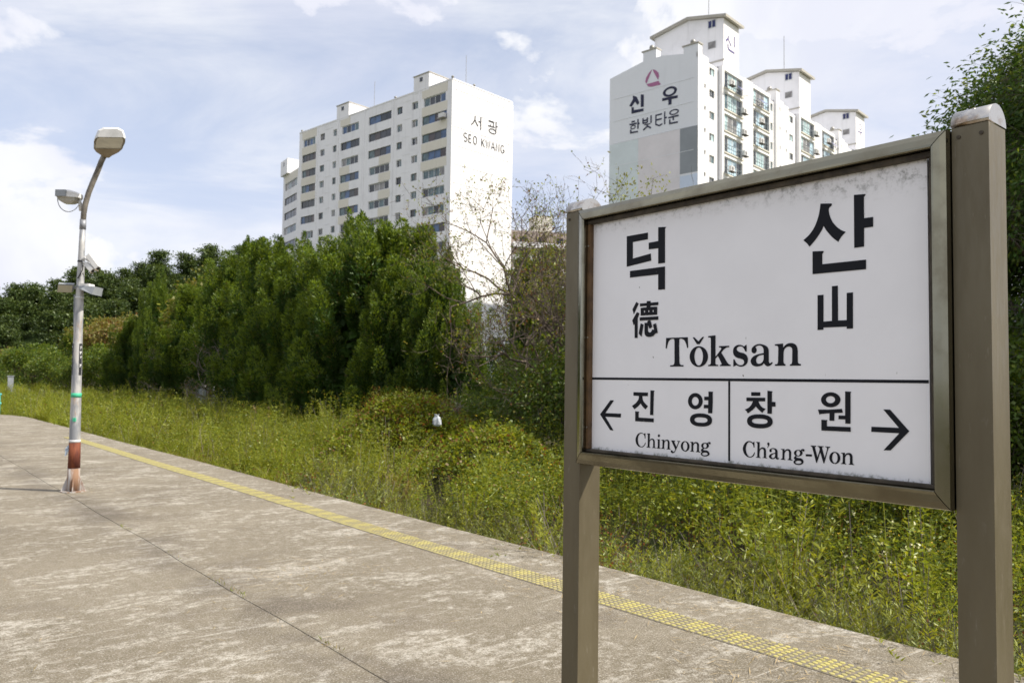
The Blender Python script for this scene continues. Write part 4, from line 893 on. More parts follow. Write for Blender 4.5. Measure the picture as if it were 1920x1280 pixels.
c_ = lp(138.5, 786, -0.074); mb = MB(); mb.box((c_.x - 0.018, c_.y - 0.0, c_.z - 0.028), (c_.x + 0.022, c_.y + 0.02, c_.z + 0.022)); mb.build('green_sticker', MAT['tape_green'], pole)
for a in (25, 115, 205, 295):                          # gusset fins
    ca, sa = math.cos(R(a)), math.sin(R(a)); mb = MB(); t_ = 0.006
    P = [(0.07, 0.0), (0.145, 0.0), (0.145, 0.03), (0.08, 0.19), (0.07, 0.19)]
    mb.loft([[(r_*ca - s_*t_*sa, r_*sa + s_*t_*ca, z_ + 0.004) for r_, z_ in P] for s_ in (-1, 1)]); mb.build('gusset', MAT['pole_foot'], lamp)
mb = MB(); mb.tube([(0, 0, -0.002), (0, 0, 0.012)], 0.16, 20); mb.build('base_plate', MAT['pole_foot'], lamp)
# number plates: curved black strips with pale marks
def pole_at(y):
    for (xa, ya), (xb, yb) in zip(pp, pp[1:]):
        if yb <= y <= ya: f = (y - ya)/(yb - ya); return lp(xa + (xb - xa)*f, y)
    return lp(*pp[-1])
def pole_strip(name, a0, a1, ytop, ybot, r, mat, parent):
    mb = MB(); n = 5; rows = [ytop + (ybot - ytop)*i/4 for i in range(5)]
    ring = []
    for yy in rows:
        c = pole_at(yy); ring.append([(c.x + r*math.sin(R(a0 + (a1-a0)*j/n)), c.y - r*math.cos(R(a0 + (a1-a0)*j/n)), c.z) for j in range(n + 1)])
    for A, B in zip(ring, ring[1:]):
        for j in range(n): mb.quad(B[j], B[j+1], A[j+1], A[j])
    return mb.build(name, MAT[mat], parent)
rl = random.Random(5)
for a0, a1 in ((-82, -28), (48, 88)):
    pl = pole_strip('number_plate', a0, a1, 644, 703, 0.0635, 'plate_black', lamp)
    y = 649
    while y < 698:
        h = rl.uniform(4, 8)
        if rl.random() < 0.85:
            s0 = a0 + (a1-a0)*rl.uniform(0.2, 0.4); s1 = a0 + (a1-a0)*rl.uniform(0.6, 0.85)
            pole_strip('plate_mark', s0, s1, y, y + h*0.45, 0.0642, 'tape_white', pl)
            pole_strip('plate_mark', s0, s0 + (s1-s0)*0.35, y + h*0.45, y + h*0.9, 0.0642, 'tape_white', pl)
        y += h + 2.5
# rag tied on the post
mb = MB(); c0 = lp(129, 838, -0.03)
for i in range(7):
    a = c0 + Vector((rl.uniform(-0.01, 0.03), rl.uniform(-.02, .02), rl.uniform(-.01, .04))); b_ = a + Vector((rl.uniform(-0.06, -0.01), rl.uniform(-.03, .03), rl.uniform(-0.13, -0.05))); w = Vector((0.018, 0.006, 0.006))
    mid = (a + b_)/2 + Vector((rl.uniform(-.02, .02), -.01, 0)); mb.quad(a - w, a + w, mid + w, mid - w); mb.quad(mid - w, mid + w, b_ + w*0.5, b_ - w*0.5)
mb.build('tied_rag', MAT['rag_blue'], lamp)
# main lamp head: an open shoebox reaching towards the viewer
neck = lp(195.5, 292, -0.10)
def head_ring(s, w, zt, zb):
    x = neck.x + 0.03 + s*0.60; y = neck.y - s; z = neck.z + 0.02 + s*0.16
    return [(x - w*0.5, y, z + zb), (x - w*0.5, y, z + zb + 0.03), (x - w*0.42, y, z + zt*0.72), (x - w*0.25, y, z + zt), (x + w*0.25, y, z + zt), (x + w*0.42, y, z + zt*0.72), (x + w*0.5, y, z + zb + 0.03), (x + w*0.5, y, z + zb)]
secs = [(-0.02, 0.08, 0.04, -0.04), (0.06, 0.14, 0.05, -0.045), (0.14, 0.31, 0.08, -0.03), (0.22, 0.39, 0.11, -0.02), (0.42, 0.42, 0.14, -0.02), (0.52, 0.40, 0.13, -0.02), (0.565, 0.34, 0.09, -0.02)]
mb = MB(); rings = [head_ring(*q) for q in secs]; mb.loft(rings, cap=False)
mb.f.append(tuple(range(len(mb.v) - 8, len(mb.v)))); mb.m.append(0); mb.f.append(tuple(reversed(range(8)))); mb.m.append(0)
head = mb.build('lamp_housing', MAT['lamp_white'], lamp, smooth=False)
mb = MB()                                              # tan underside with a recessed bowl
for A, B in zip(rings[:3], rings[1:4]): mb.quad(Vector(A[0]) + Vector((0,0,-.002)), Vector(B[0]) + Vector((0,0,-.002)), Vector(B[7]) + Vector((0,0,-.002)), Vector(A[7]) + Vector((0,0,-.002)))
rim = [Vector(rings[3][0]), Vector(rings[3][7]), Vector(rings[4][7]), Vector(rings[5][7]), Vector(rings[6][7]), Vector(rings[6][0]), Vector(rings[5][0]), Vector(rings[4][0])]
cen = sum(rim, Vector()) / 8; inn = [cen + (p - cen)*0.86 + Vector((0,0,0.0)) for p in rim]; deep = [cen + (p - cen)*0.70 + Vector((0, 0, 0.09)) for p in rim]
mb.loft([rim, inn, deep], cap=False); mb.build('underside', MAT['lamp_tan'], head)
mb = MB(); mb.quad(*deep); mb.build('reflector', MAT['lamp_inner'], head)
mb = MB(); mb.tube([cen + Vector((0.0, 0.08, 0.05)), cen + Vector((0.0, -0.06, 0.045))], [0.035, 0.028], 10); mb.build('bulb', MAT['lamp_glass'], head, smooth=True)
# side flood lamp with wire guard
mb = MB(); mb.tube([lp(152, 395), lp(150.5, 382), lp(147, 374), lp(140, 372)], 0.026, 10); mb.build('lamp_arm', MAT['lamp_white'], lamp, smooth=True)
c_ = lp(131, 367, -0.05); rr = []
for dx, w, zt, zb in ((-0.155, 0.10, 0.05, -0.03), (-0.13, 0.20, 0.075, -0.04), (0.02, 0.24, 0.07, -0.04), (0.11, 0.20, 0.045, -0.04), (0.16, 0.10, 0.02, -0.035)):
    rr.append([(c_.x + dx, c_.y + w*s*q, c_.z + z) for s, q, z in ((-.5, 1, zb), (-.5, .9, zt*.6), (-.5, .5, zt), (.5, .5, zt), (.5, .9, zt*.6), (.5, 1, zb))])
mb = MB(); mb.loft(rr); sh = mb.build('side_lamp', MAT['lamp_white'], lamp)
mb = MB(); mb.box((c_.x - 0.13, c_.y - 0.135, c_.z - 0.035), (c_.x + 0.01, c_.y - 0.095, c_.z + 0.055)); mb.build('ballast_box', MAT['lamp_grey'], sh)
mb = MB(); mb.loft([[(c_.x + dx*k, c_.y + dy*k, c_.z + z) for dx, dy in ((-.13, -.09), (.12, -.09), (.12, .09), (-.13, .09))] for k, z in ((1, -0.042), (0.85, -0.08), (0.45, -0.115))]); mb.build('lens', MAT['lamp_glass'], sh)
mb = MB(); mb.tube([(c_.x + 0.158*math.cos(a), c_.y - 0.02, c_.z - 0.04 + 0.19*math.sin(a)) for a in np.linspace(math.pi, 2*math.pi, 13)], 0.006, 6); mb.build('wire_guard', MAT['lamp_grey'], sh)
# cameras
def cctv(a, b_, w, hood):
    a, b_ = lp(*a, -0.10), lp(*b_, -0.16); d = (b_ - a).normalized(); s_ = Vector((0, 1, 0)).cross(d).normalized(); t_ = d.cross(s_)
    mb = MB(); mb.loft([[p + s_*x*w + t_*y*w for x, y in ((-.5, -.5), (.5, -.5), (.5, .5), (-.5, .5))] for p in (a, b_)]); o = mb.build('camera_body', MAT['lamp_white'], lamp)
    mb = MB(); mb.loft([[p - s_*w*0.53*(1 if s_.z > 0 else -1) + s_*x*w*0.12 + t_*y*w*0.9 for x, y in ((-.5, -.5), (.5, -.5), (.5, .5), (-.5, .5))] for p in (a + d*0.01, b_ + d*0.02)]); mb.build('camera_underside', MAT['lamp_tan'], o)
    mb = MB(); mb.tube([b_ + d*0.001, b_ + d*0.006], w*0.36, 10); mb.build('camera_lens', MAT['cable_black'], o)
    return o
cctv((166, 479), (184, 503), 0.062, 1); cctv((163, 495), (174, 508), 0.058, 1)
mb = MB(); mb.tube([lp(153, 488), lp(160, 484, -0.05), lp(167, 489, -0.09), lp(175, 490, -0.12)], 0.02, 8); mb.tube([lp(153, 490), lp(163, 494, -0.1)], 0.018, 8); mb.build('camera_bracket', MAT['lamp_white'], lamp)
for pts in ([(150, 490), (157, 492), (160, 500), (161.5, 506)], [(156, 497), (154, 507), (148, 518), (145, 522)], [(155, 512), (157, 518), (156, 512)]):
    mb = MB(); mb.tube([lp(x, y, -0.055) for x, y in pts], 0.007, 6); mb.build('cable', MAT['cable_black'], lamp)
for y, mt in ((490, 'cable_black'), (537, 'lamp_grey'), (558, 'tape_white')):
    c = pole_at(y); mb = MB(); mb.tube([c - Vector((0, 0, 0.012)), c + Vector((0, 0, 0.012))], 0.055 if y > 500 else 0.048, 16); mb.build('strap', MAT[mt], lamp, smooth=True)
mb = MB(); mb.tube([lp(140, 552, 0.05), lp(139.5, 580, 0.055), lp(139, 620, 0.06)], 0.012, 6); mb.build('conduit', MAT['lamp_grey'], lamp)
# two flat flood lamps
a = lp(108.5, 547, -0.02); mb = MB()
q = [lp(109.5, 531.5, -0.10), lp(139, 532.5, -0.06), lp(136.5, 547, 0.0), lp(107.5, 546, -0.04)]
n_ = (q[1] - q[0]).cross(q[3] - q[0]).normalized(); mb.loft([[p + n_*0.03 for p in q], [p - n_*0.01 for p in q]]); fl = mb.build('flood_lamp', MAT['lamp_grey'], lamp)
cq = sum(q, Vector())/4; fr_n = -n_ if n_.y > 0 else n_
mb = MB(); mb.quad(*[cq + (p - cq)*0.92 + fr_n*0.034 for p in q]); mb.build('lamp_face', MAT['panel_beige'], fl)
mb = MB(); mb.tube([lp(136, 540, 0.02), lp(148, 540)], 0.016, 8); mb.build('lamp_arm', MAT['lamp_grey'], lamp)
A = lp(157, 536, -0.02); mb = MB()
mb.loft([[(A.x, A.y - 0.09, A.z), (A.x + 0.22, A.y - 0.12, A.z - 0.02), (A.x + 0.22, A.y + 0.10, A.z - 0.02), (A.x, A.y + 0.09, A.z)], [(A.x - 0.01, A.y - 0.11, A.z - 0.045), (A.x + 0.19, A.y - 0.14, A.z - 0.13), (A.x + 0.19, A.y + 0.12, A.z - 0.13), (A.x - 0.01, A.y + 0.10, A.z - 0.045)]]); fl2 = mb.build('flood_lamp', MAT['lamp_grey'], lamp)
mb = MB(); mb.box((A.x + 0.0, A.y - 0.095, A.z - 0.028), (A.x + 0.12, A.y + 0.06, A.z + 0.024)); mb.build('driver_box', MAT['lamp_white'], fl2)

# ================================================================== TACTILE STRIP
strip = thing('tactile_strip', 'worn yellow strip of domed tactile tiles along the platform edge', 'tactile paving', (0, 0, 0), TRK)
dm = MB()
for i in range(6):
    for j in range(6):
        cx, cy = -0.105 + 0.042*i, -0.125 + 0.05*j; n = 9
        dm.loft([[(cx + r_*math.cos(2*math.pi*k/n), cy + r_*math.sin(2*math.pi*k/n), z) for k in range(n)] for r_, z in ((0.0175, 0.0035), (0.0155, 0.0075), (0.010, 0.0085))], cap=True)
dome_me = dm.mesh('dome_field', MAT['tactile_yellow'])
_mb = MB(); _mb.box((-0.128, -0.1485, -0.004), (0.128, 0.1485, 0.004), 0.0015); tile_me = _mb.mesh('tactile_tile', MAT['tactile_base'])
rt = random.Random(2)
for i in range(76):
    t = 0.4 + 0.3*i
    tl = link('tactile_tile', tile_me, strip, (4.36 + 0.01*math.sin(t*0.7) + rt.uniform(-.003, .003), t, 0.0), (0, 0, rt.uniform(-.01, .01)))
    link('dome_field', dome_me, tl)['kind'] = 'stuff'

# ================================================================== SMALL THINGS
hp = ground(-3, 776)
rail = thing('handrail', 'turquoise painted tubular handrail standing at the far end of the platform', 'handrail', hp, TRK)
for x in (-2.4, -1.2, 0.0):
    mb = MB(); mb.tube([(x, 0, -0.3), (x, 0, 0.82)], 0.05, 8); mb.build('post', MAT['teal_paint'], rail)
for z in (0.78, 0.42):
    mb = MB(); mb.tube([(-2.45, 0.0, z), (0.08, 0.0, z)], 0.045, 8); mb.build('rail', MAT['teal_paint'], rail)
cb = from_px(20, 80, 0)
cab = thing('signal_cabinet', 'tall narrow pale equipment cabinet among the weeds past the platform end', 'cabinet', (cb.x, cb.y, -0.62), R(30))
mb = MB(); mb.box((-0.25, -0.2, 0.1), (0.25, 0.2, 1.95), 0.02); mb.build('body', MAT['lamp_grey'], cab)
mb = MB(); mb.box((-0.3, -0.25, 1.951), (0.3, 0.25, 2.03)); mb.build('roof', MAT['lamp_grey'], cab)
mb = MB(); mb.box((-0.22, -0.215, 0.2), (0.22, -0.202, 1.85)); mb.build('door', MAT['lamp_grey'], cab)
mb = MB(); mb.box((-0.3, -0.25, -0.1), (0.3, 0.25, 0.1)); mb.build('plinth', MAT['concrete'], cab)
bp = from_px(820, 17.0, 0.0); rb, tb = bp.dot(TX), bp.dot(TY)
mb = MB(); rg = random.Random(8); n = 12
rings = [[((0.02 + 0.6*r_*(1 + rg.uniform(-.35, .35)))*math.cos(2*math.pi*j/n), (0.02 + 0.6*r_*(1 + rg.uniform(-.35, .35)))*math.sin(2*math.pi*j/n)*0.7, z*0.7 + rg.uniform(-.02, .02)) for j in range(n)] for r_, z in ((0.05, 0), (0.11, .05), (0.12, .14), (0.09, .22), (0.03, .28), (0.06, .33))]
mb.loft(rings); bag = mb.build('plastic_bag', MAT['bag_white'], None, (bp.x, bp.y, CAMZ - (796 - 711)/FPX*17.0))
tag(bag, 'crumpled pale plastic bag caught on the weed mound by a dead shrub', 'plastic bag')
# white boundary wall glimpsed between the trunks
wa, wb = from_px(350, 62, 0), from_px(470, 50, 0); dw = wb - wa; wl_ = dw.length
bw_ = thing('boundary_wall', 'low white painted boundary wall glimpsed between dark tree trunks', 'wall', (wa.x, wa.y, -0.62), math.atan2(dw.y, dw.x))
nseg = 6
for i in range(nseg):
    mb = MB(); mb.box((wl_*i/nseg + 0.12, -0.08, 0), (wl_*(i+1)/nseg - 0.12, 0.08, 1.5)); mb.build('wall_panel', MAT['bag_white'], bw_)
for i in range(nseg + 1):
    mb = MB(); mb.box((wl_*i/nseg - 0.115, -0.14, 0), (wl_*i/nseg + 0.115, 0.14, 1.75)); mb.build('pier', MAT['wall_white'], bw_)

# ================================================================== VEGETATION
def unit(a): return a / np.maximum(np.linalg.norm(a, axis=-1, keepdims=True), 1e-9)
def rdir(g, n): return unit(g.normal(size=(n, 3)))
class Leaves:
    """collects diamond leaves as quads"""
    def __init__(s): s.V, s.M = [], []
    def add(s, B, D, L, W, mi, g, side=None, mid=0.45):
        n = len(B); D = unit(D)
        S = unit(np.cross(D, rdir(g, n))) if side is None else unit(np.cross(D, side))
        L = np.broadcast_to(np.asarray(L, float), (n,))[:, None]; W = np.broadcast_to(np.asarray(W, float), (n,))[:, None]
        m = B + D * L * mid
        s.V.append(np.stack([B, m + S*W*0.5, B + D*L, m - S*W*0.5], 1).reshape(-1, 3))
        s.M.append(np.broadcast_to(np.asarray(mi), (n,)).copy())
    def sticks(s, A, B, w, mi, g):
        """thin stems from A to B as flat blades"""
        n = len(A); S = unit(np.cross(B - A, rdir(g, n)))
        w = np.broadcast_to(np.asarray(w, float), (n,))[:, None]
        s.V.append(np.stack([A - S*w/2, A + S*w/2, B + S*w*0.3, B - S*w*0.3], 1).reshape(-1, 3)); s.M.append(np.full(n, mi))
    def arrays(s): return np.concatenate(s.V), np.concatenate(s.M)
    def mesh(s, name, mats):
        V, M = s.arrays(); return np_mesh(name, V, np.arange(len(V)).reshape(-1, 4), [MAT[m] for m in mats], M)
def pick(g, n, p): return g.choice(len(p), size=n, p=np.array(p)/sum(p))

# ---- junipers: a mass of upright plumes
def make_juniper(seed, H, Wd, nplume=100, per=900):
    g = np.random.default_rng(seed); lv = Leaves(); tips = []
    for i in range(nplume):
        f = g.uniform(0.03, 0.97) ** 0.85                       # height fraction
        rad = Wd/2 * (1 - f**2.2)**0.75 * g.uniform(0.55, 1.12) * (0.8 + 0.2*min(1, f/0.12))
        a = g.uniform(0, 2*np.pi); base = np.array([rad*np.cos(a), rad*np.sin(a), 0.35 + f*H*0.86])
        ax = unit(np.array([np.cos(a)*0.42*(1 - f*0.6), np.sin(a)*0.42*(1 - f*0.6), 1.0]) + g.normal(size=3)*0.10)
        ln = g.uniform(0.9, 2.5) * (1.0 if f < 0.8 else 0.85); rp = min(ln, 1.9) * g.uniform(0.17, 0.30)
        tips.append(base)
        s = g.uniform(-0.25, 1.0, per); rr = rp * np.sqrt(np.clip(1 - np.abs(s*1.25 - 0.25)**1.7, 0.02, 1)) * g.uniform(0.6, 1.1, per)
        ph = g.uniform(0, 2*np.pi, per); e1 = unit(np.cross(ax, [1, 0.3, 0.1])); e2 = np.cross(ax, e1)
        out = e1*np.cos(ph)[:, None] + e2*np.sin(ph)[:, None]
        B = base + ax*(s*ln)[:, None] + out*rr[:, None]
        D = ax*0.9 + out*0.75 + g.normal(size=(per, 3))*0.38
        lit_tip = (s > g.uniform(0.2, 0.7)) & (g.random(per) < 0.7)  # upper plume takes the paler green that paints in sunlight
        mi = np.where(lit_tip, 1, np.where(g.random(per) < 0.06, 2, 0))
        lv.add(B, D, g.uniform(0.08, 0.20, per), g.uniform(0.028, 0.055, per), mi, g)
    for i in range(6):
        a = g.uniform(0, 6.28); rad = Wd*0.24*np.sqrt(g.random()); base = np.array([rad*np.cos(a), rad*np.sin(a), H*g.uniform(0.74, 0.90)]); ln = g.uniform(1.2, 2.0); k = 420
        s = g.random(k)**0.8; ph = g.uniform(0, 6.28, k); out = np.stack([np.cos(ph), np.sin(ph), np.zeros(k)], 1)
        B = base + out*(0.34*(1 - s)**0.8*g.uniform(0.4, 1.1, k))[:, None] + np.array([0.03, 0.02, 1.0])*(s*ln)[:, None]
        lv.add(B, out*0.7 + [0, 0, 1.0] + g.normal(size=(k, 3))*0.3, g.uniform(0.08, 0.2, k), g.uniform(0.03, 0.05, k), (g.random(k) < 0.55).astype(int), g)
    n = 2600                                                      # inner mass: oversized leaves added to block light inside the crown
    f = g.uniform(0.05, 0.9, n); rad = Wd/2*(1 - f**2.2)**0.75*0.62*np.sqrt(g.random(n)); a = g.uniform(0, 2*np.pi, n)
    lv.add(np.stack([rad*np.cos(a), rad*np.sin(a), 0.5 + f*H*0.88], 1), rdir(g, n) + [0, 0, 0.4], g.uniform(0.3, 0.6, n), g.uniform(0.15, 0.3, n), 0, g)
    crown = lv.mesh('crown', ['leaf_juniper', 'leaf_juniper_lit_tip', 'leaf_juniper_brown'])
    mb = MB(); mb.tube([(0, 0, -0.3), (0.03, 0.02, H*0.25), (-0.04, 0.03, H*0.55), (0, 0, H*0.9)], [0.16, 0.12, 0.08, 0.02], 8)
    for i in range(9):
        p = Vector(tips[i*5 % len(tips)]); b0 = Vector((0, 0, p.z*0.55)); mb.tube([b0, b0.lerp(p, 0.5) + Vector((0, 0, 0.1)), p], [0.05, 0.035, 0.015], 5)
    return crown, mb.mesh('trunk', MAT['bark'])
def mesh_top(me):
    a = np.empty(len(me.vertices)*3, np.float32); me.vertices.foreach_get('co', a); return float(np.quantile(a[2::3], 0.9995))
def plant_tree(name, label, cat, meshes, loc, rz, sc, group=None):
    o = thing(name, label, cat, loc, rz, group)
    s3 = sc if hasattr(sc, '__len__') else (sc, sc, sc)
    link('trunk', meshes[1], o, scale=s3); link('crown', meshes[0], o, scale=s3)
    return o
jun = [make_juniper(21, 8.6, 4.6), make_juniper(22, 9.0, 4.2), make_juniper(23, 8.0, 5.0)]
JL = 'dense green juniper in the shelter row beyond the weedy track bed'
JG = 'junipers in the row beyond the track bed'
rj = random.Random(4)
# (pixel column of the axis, distance, pixel row of the top)
for i, (x, d, top, wx) in enumerate(((822, 27.5, 452, 0.72), (768, 29.5, 418, 0.95), (700, 30.0, 392, 1.05), (645, 33.0, 402, 1.0), (735, 28.0, 492, 0.85), (595, 34.5, 448, 1.05), (548, 36.5, 438, 1.0), (497, 39.0, 446, 1.05), (610, 30.5, 540, 0.85),
                                     (445, 43.0, 478, 1.0), (350, 47.0, 565, 1.0), (395, 50.0, 545, 0.95), (290, 60.0, 500, 0.55), (318, 55.0, 580, 1.0), (255, 62.0, 585, 1.0), (182, 80.0, 612, 1.0), (130, 90.0, 625, 1.0), (85, 100, 640, 1.1), (866, 26.5, 540, 0.6), (560, 33.0, 560, 0.8))):
    m_ = jun[i % 3]; H0 = mesh_top(m_[0])
    ztop = CAMZ + (640 + 72 - 0.0145*(960 - x) - top)/FPX*d; sc = (ztop + 0.62)/H0
    p = from_px(x, d, -0.62)
    jl = {2: 'tallest pointed juniper, its tip overlapping the windows of the long slab block', 0: 'slender juniper spire beside the bright blank end wall', 4: 'lower juniper standing just in front of the tallest juniper', 12: 'narrow light green conifer spire standing before the pine hill'}.get(i, JL)
    plant_tree('juniper_tree', jl, 'tree', m_, p, rj.uniform(0, 6.28), (sc*wx*(1.1 if sc < 0.9 else 1), sc*wx*(1.1 if sc < 0.9 else 1), sc), JG)
    if 340 < x < 460: COL.objects[-1].location.z += 1.1

# ---- broad-leaved trees and shrubs: limbs carrying leaf clusters
def make_broadleaf(seed, H, Wd, ncl, per, leafL, leafW, mats, probs, spread=0.42, base=0.12, droop=0.5, flat=1.0, bark='bark', trunk_r=0.14, stk=26):
    g = np.random.default_rng(seed); lv = Leaves(); mb = MB(); C_ = []
    for i in range(ncl):
        v = rdir(g, 1)[0]; v[2] = abs(v[2])*1.0 if g.random() < 0.7 else v[2]*0.8
        rr = g.uniform(0.45, 1.0)**0.6
        c = np.array([v[0]*Wd/2*rr, v[1]*Wd/2*rr, H*(0.5 + base/2) + v[2]*H*(0.5 - base/2)*rr*flat])
        c[2] = max(c[2], H*base); C_.append(c)
        n = int(per * g.uniform(0.6, 1.3)); off = np.clip(g.normal(size=(n, 3)), -1.7, 1.7)*spread*np.array([1, 1, 0.75])*g.uniform(0.7, 1.2)
        B = c + off; outd = unit(off + v*0.4)
        D = outd*0.8 + g.normal(size=(n, 3))*0.5 + np.array([0, 0, -droop])
        lightish = (off[:, 2] > 0.1*spread)
        mi = pick(g, n, probs)
        lv.add(B, D, g.uniform(0.7, 1.25, n)*leafL, g.uniform(0.75, 1.2, n)*leafW, mi, g)
        k = max(3, n//stk); ii = g.integers(0, n, k)
        lv.sticks(np.repeat(c[None], k, 0), B[ii], 0.012 if stk > 10 else 0.006, len(mats), g)
    mb.tube([(0, 0, -0.3), (0.04, 0, H*0.2), (-0.05, 0.04, H*0.45), (0, 0, H*0.8)], [trunk_r, trunk_r*0.8, trunk_r*0.5, trunk_r*0.12], 8)
    for i in range(min(26, ncl)):
        p = Vector(C_[i*max(1, ncl//26) % ncl]); z0 = max(H*0.08, p.z*0.45); b0 = Vector((0, 0, z0)); m1 = b0.lerp(p, 0.5) + Vector((g.normal()*0.1, g.normal()*0.1, 0.12))
        mb.tube([b0, m1, p], [trunk_r*0.38, trunk_r*0.25, trunk_r*0.08], 5)
    return lv.mesh('crown', mats + ['twig_grey']), mb.mesh('trunk', MAT[bark])
# big glossy evergreen at the right edge
p = from_px(2155, 11.8, -0.62)
ever = make_broadleaf(41, 8.6, 6.2, 430, 380, 0.095, 0.038, ['leaf_gloss', 'leaf_green', 'leaf_gloss_light'], [0.62, 0.2, 0.18], 0.36, 0.05, 0.7, trunk_r=0.2, stk=7)
plant_tree('evergreen_tree', 'tall dark glossy broadleaf evergreen rising behind the right sign post', 'tree', ever, p, 0.6, (1, 1, 0.95))
p = from_px(1995, 14.5, -0.62)
plant_tree('evergreen_tree', 'lower dark evergreen standing behind the tall glossy evergreen', 'tree', ever, p, 2.4, (0.85, 0.85, 0.72))
# lower growth closing the view behind the sign
shr = [make_broadleaf(51, 3.6, 3.8, 75, 150, 0.10, 0.055, ['leaf_green', 'leaf_weed_dark', 'leaf_weed'], [0.5, 0.35, 0.15], 0.32, 0.02, 0.4, trunk_r=0.07),
       make_broadleaf(52, 3.0, 4.2, 75, 150, 0.10, 0.055, ['leaf_green', 'leaf_weed_dark', 'leaf_olive'], [0.5, 0.4, 0.1], 0.32, 0.02, 0.4, trunk_r=0.07)]
SG = 'shrubs along the far side of the track bed'
SLB = 'dark leafy shrub filling the gap below the trees across the track bed'
for i, (x, d, sc) in enumerate(((1010, 21.5, 0.8), (1085, 18.5, 0.9), (1170, 17.5, 0.95), (1260, 17.0, 0.95), (1350, 15.5, 0.9), (1450, 14.8, 0.9), (1550, 13.8, 0.9), (1650, 13.2, 0.92), (1740, 12.6, 0.95), (1840, 11.2, 0.8), (1930, 10.6, 0.8), (945, 22.5, 0.62), (890, 23.5, 0.5), (2030, 10.0, 0.8))):
    plant_tree('shrub', SLB, 'shrub', shr[i % 2], from_px(x, d, -0.5), rj.uniform(0, 6.28), sc, SG)
sap = make_broadleaf(55, 6.6, 2.3, 46, 42, 0.085, 0.04, ['leaf_weed_yellow', 'leaf_weed', 'leaf_olive'], [0.5, 0.3, 0.2], 0.24, 0.25, 0.2, trunk_r=0.05, stk=5)
plant_tree('sapling', 'slim yellow green sapling whose tip rises before the gable with painted blocks', 'tree', sap, from_px(1200, 17.5, -0.55), 0.3, (1, 1, 6.95/mesh_top(sap[0])))
p = from_px(1010, 24.0, -0.6)
jt_ = plant_tree('juniper_tree', 'narrow bright green conifer behind the bare branched tree', 'tree', jun[1], p, 1.0, (0.62, 0.62, 0.66))
# yellowing trees further along the row and on the left
yel = [make_broadleaf(61, 7.5, 5.5, 70, 130, 0.22, 0.12, ['leaf_olive', 'leaf_weed_yellow', 'leaf_green'], [0.6, 0.15, 0.25], 0.5, 0.2, 0.3),
       make_broadleaf(62, 6.5, 6.0, 70, 130, 0.22, 0.12, ['leaf_olive', 'leaf_red', 'leaf_straw'], [0.70, 0.12, 0.18], 0.5, 0.2, 0.3)]
grn = make_broadleaf(63, 6.5, 6.0, 75, 130, 0.24, 0.13, ['leaf_weed', 'leaf_green', 'leaf_weed_dark'], [0.22, 0.48, 0.30], 0.5, 0.1, 0.3)
YL = 'olive yellow leafed tree mixed among the junipers toward the hill'; YG = 'yellowing trees among the junipers'
for i, (x, d, top) in enumerate(((415, 52, 496), (228, 78, 582), (175, 92, 592), (20, 98, 648), (352, 62, 552))):
    ztop = CAMZ + (640 + 72 - 0.0145*(960 - x) - top)/FPX*d; sc = (ztop + 0.62)/mesh_top(yel[i % 2][0])
    plant_tree('autumn_tree', YL, 'tree', yel[i % 2], from_px(x, d, -0.62), rj.uniform(0, 6.28), (max(sc, 0.8), max(sc, .8), sc), YG)
GL = 'rounded mid green tree at the far end of the tree row'; GG = 'green trees at the far end of the row'
for i, (x, d, top) in enumerate(((60, 84, 640), (105, 76, 655), (148, 68, 668), (-30, 88, 655), (205, 66, 640))):
    ztop = CAMZ + (640 + 72 - 0.0145*(960 - x) - top)/FPX*d; sc = (ztop + 0.62)/mesh_top(grn[0])
    plant_tree('green_tree', GL, 'tree', grn, from_px(x, d, -0.62), rj.uniform(0, 6.28), (sc*1.15, sc*1.15, sc), GG)

# ---- bare cherry with a few late leaves
def make_bare(seed, H, levels, start, mats, leafn, spread, leafsz=0.05, trk=0.018, up=0.12, bark='bark_dark'):
    g = np.random.default_rng(seed); mb = MB(); ends = []; tw = Leaves()
    def grow(p, d, L, r, lvl):
        n = 4; pts = [p]; dd = d.copy()
        for i in range(n):
            dd = unit(dd + g.normal(size=3)*0.16 + np.array([0, 0, 0.05 if lvl > 1 else 0.1])); pts.append(pts[-1] + dd*L/n)
        if lvl <= 3: mb.tube([tuple(q) for q in pts], [r*(1 - 0.55*i/n) for i in range(n + 1)], 6 if lvl < 2 else 4, cap=False)
        else:
            for a, b_ in zip(pts, pts[1:]): tw.sticks(np.array([a]), np.array([b_]), max(r*1.7, 0.0085), 0, g)
        if lvl >= levels: ends.extend(pts[1:]); return
        k = int(g.integers(3, 6) if lvl < 4 else g.integers(2, 5)) if lvl else start
        for j in range(k):
            q = pts[int(g.integers(2, n + 1))] if lvl else pts[min(n, 2 + j % 3)]
            side = rdir(g, 1)[0]; nd_ = unit(dd*0.55 + side*spread + np.array([0, 0, up]))
            grow(q, nd_, L*g.uniform(0.55, 0.80), r*0.55, lvl + 1)
    grow(np.array([0, 0, -0.2]), np.array([0.05, 0, 1.0]), H*0.36, H*trk, 0)
    E_ = np.array(ends); ii = g.integers(0, len(E_), leafn)
    tw.add(E_[ii] + g.normal(size=(leafn, 3))*0.03, rdir(g, leafn) + [0, 0, -0.6], g.uniform(0.7, 1.3, leafn)*leafsz, g.uniform(0.4, 0.6, leafn)*leafsz, 1 + pick(g, leafn, [0.5, 0.3, 0.12, 0.08]), g)
    return tw.mesh('twigs', [bark] + mats), mb.mesh('trunk', MAT[bark])
cherry = make_bare(79, 8.2, 6, 11, ['leaf_weed', 'leaf_olive', 'leaf_red', 'leaf_weed_yellow'], 9500, 0.75, 0.07, 0.0125, 0.2, bark='bark_brown')
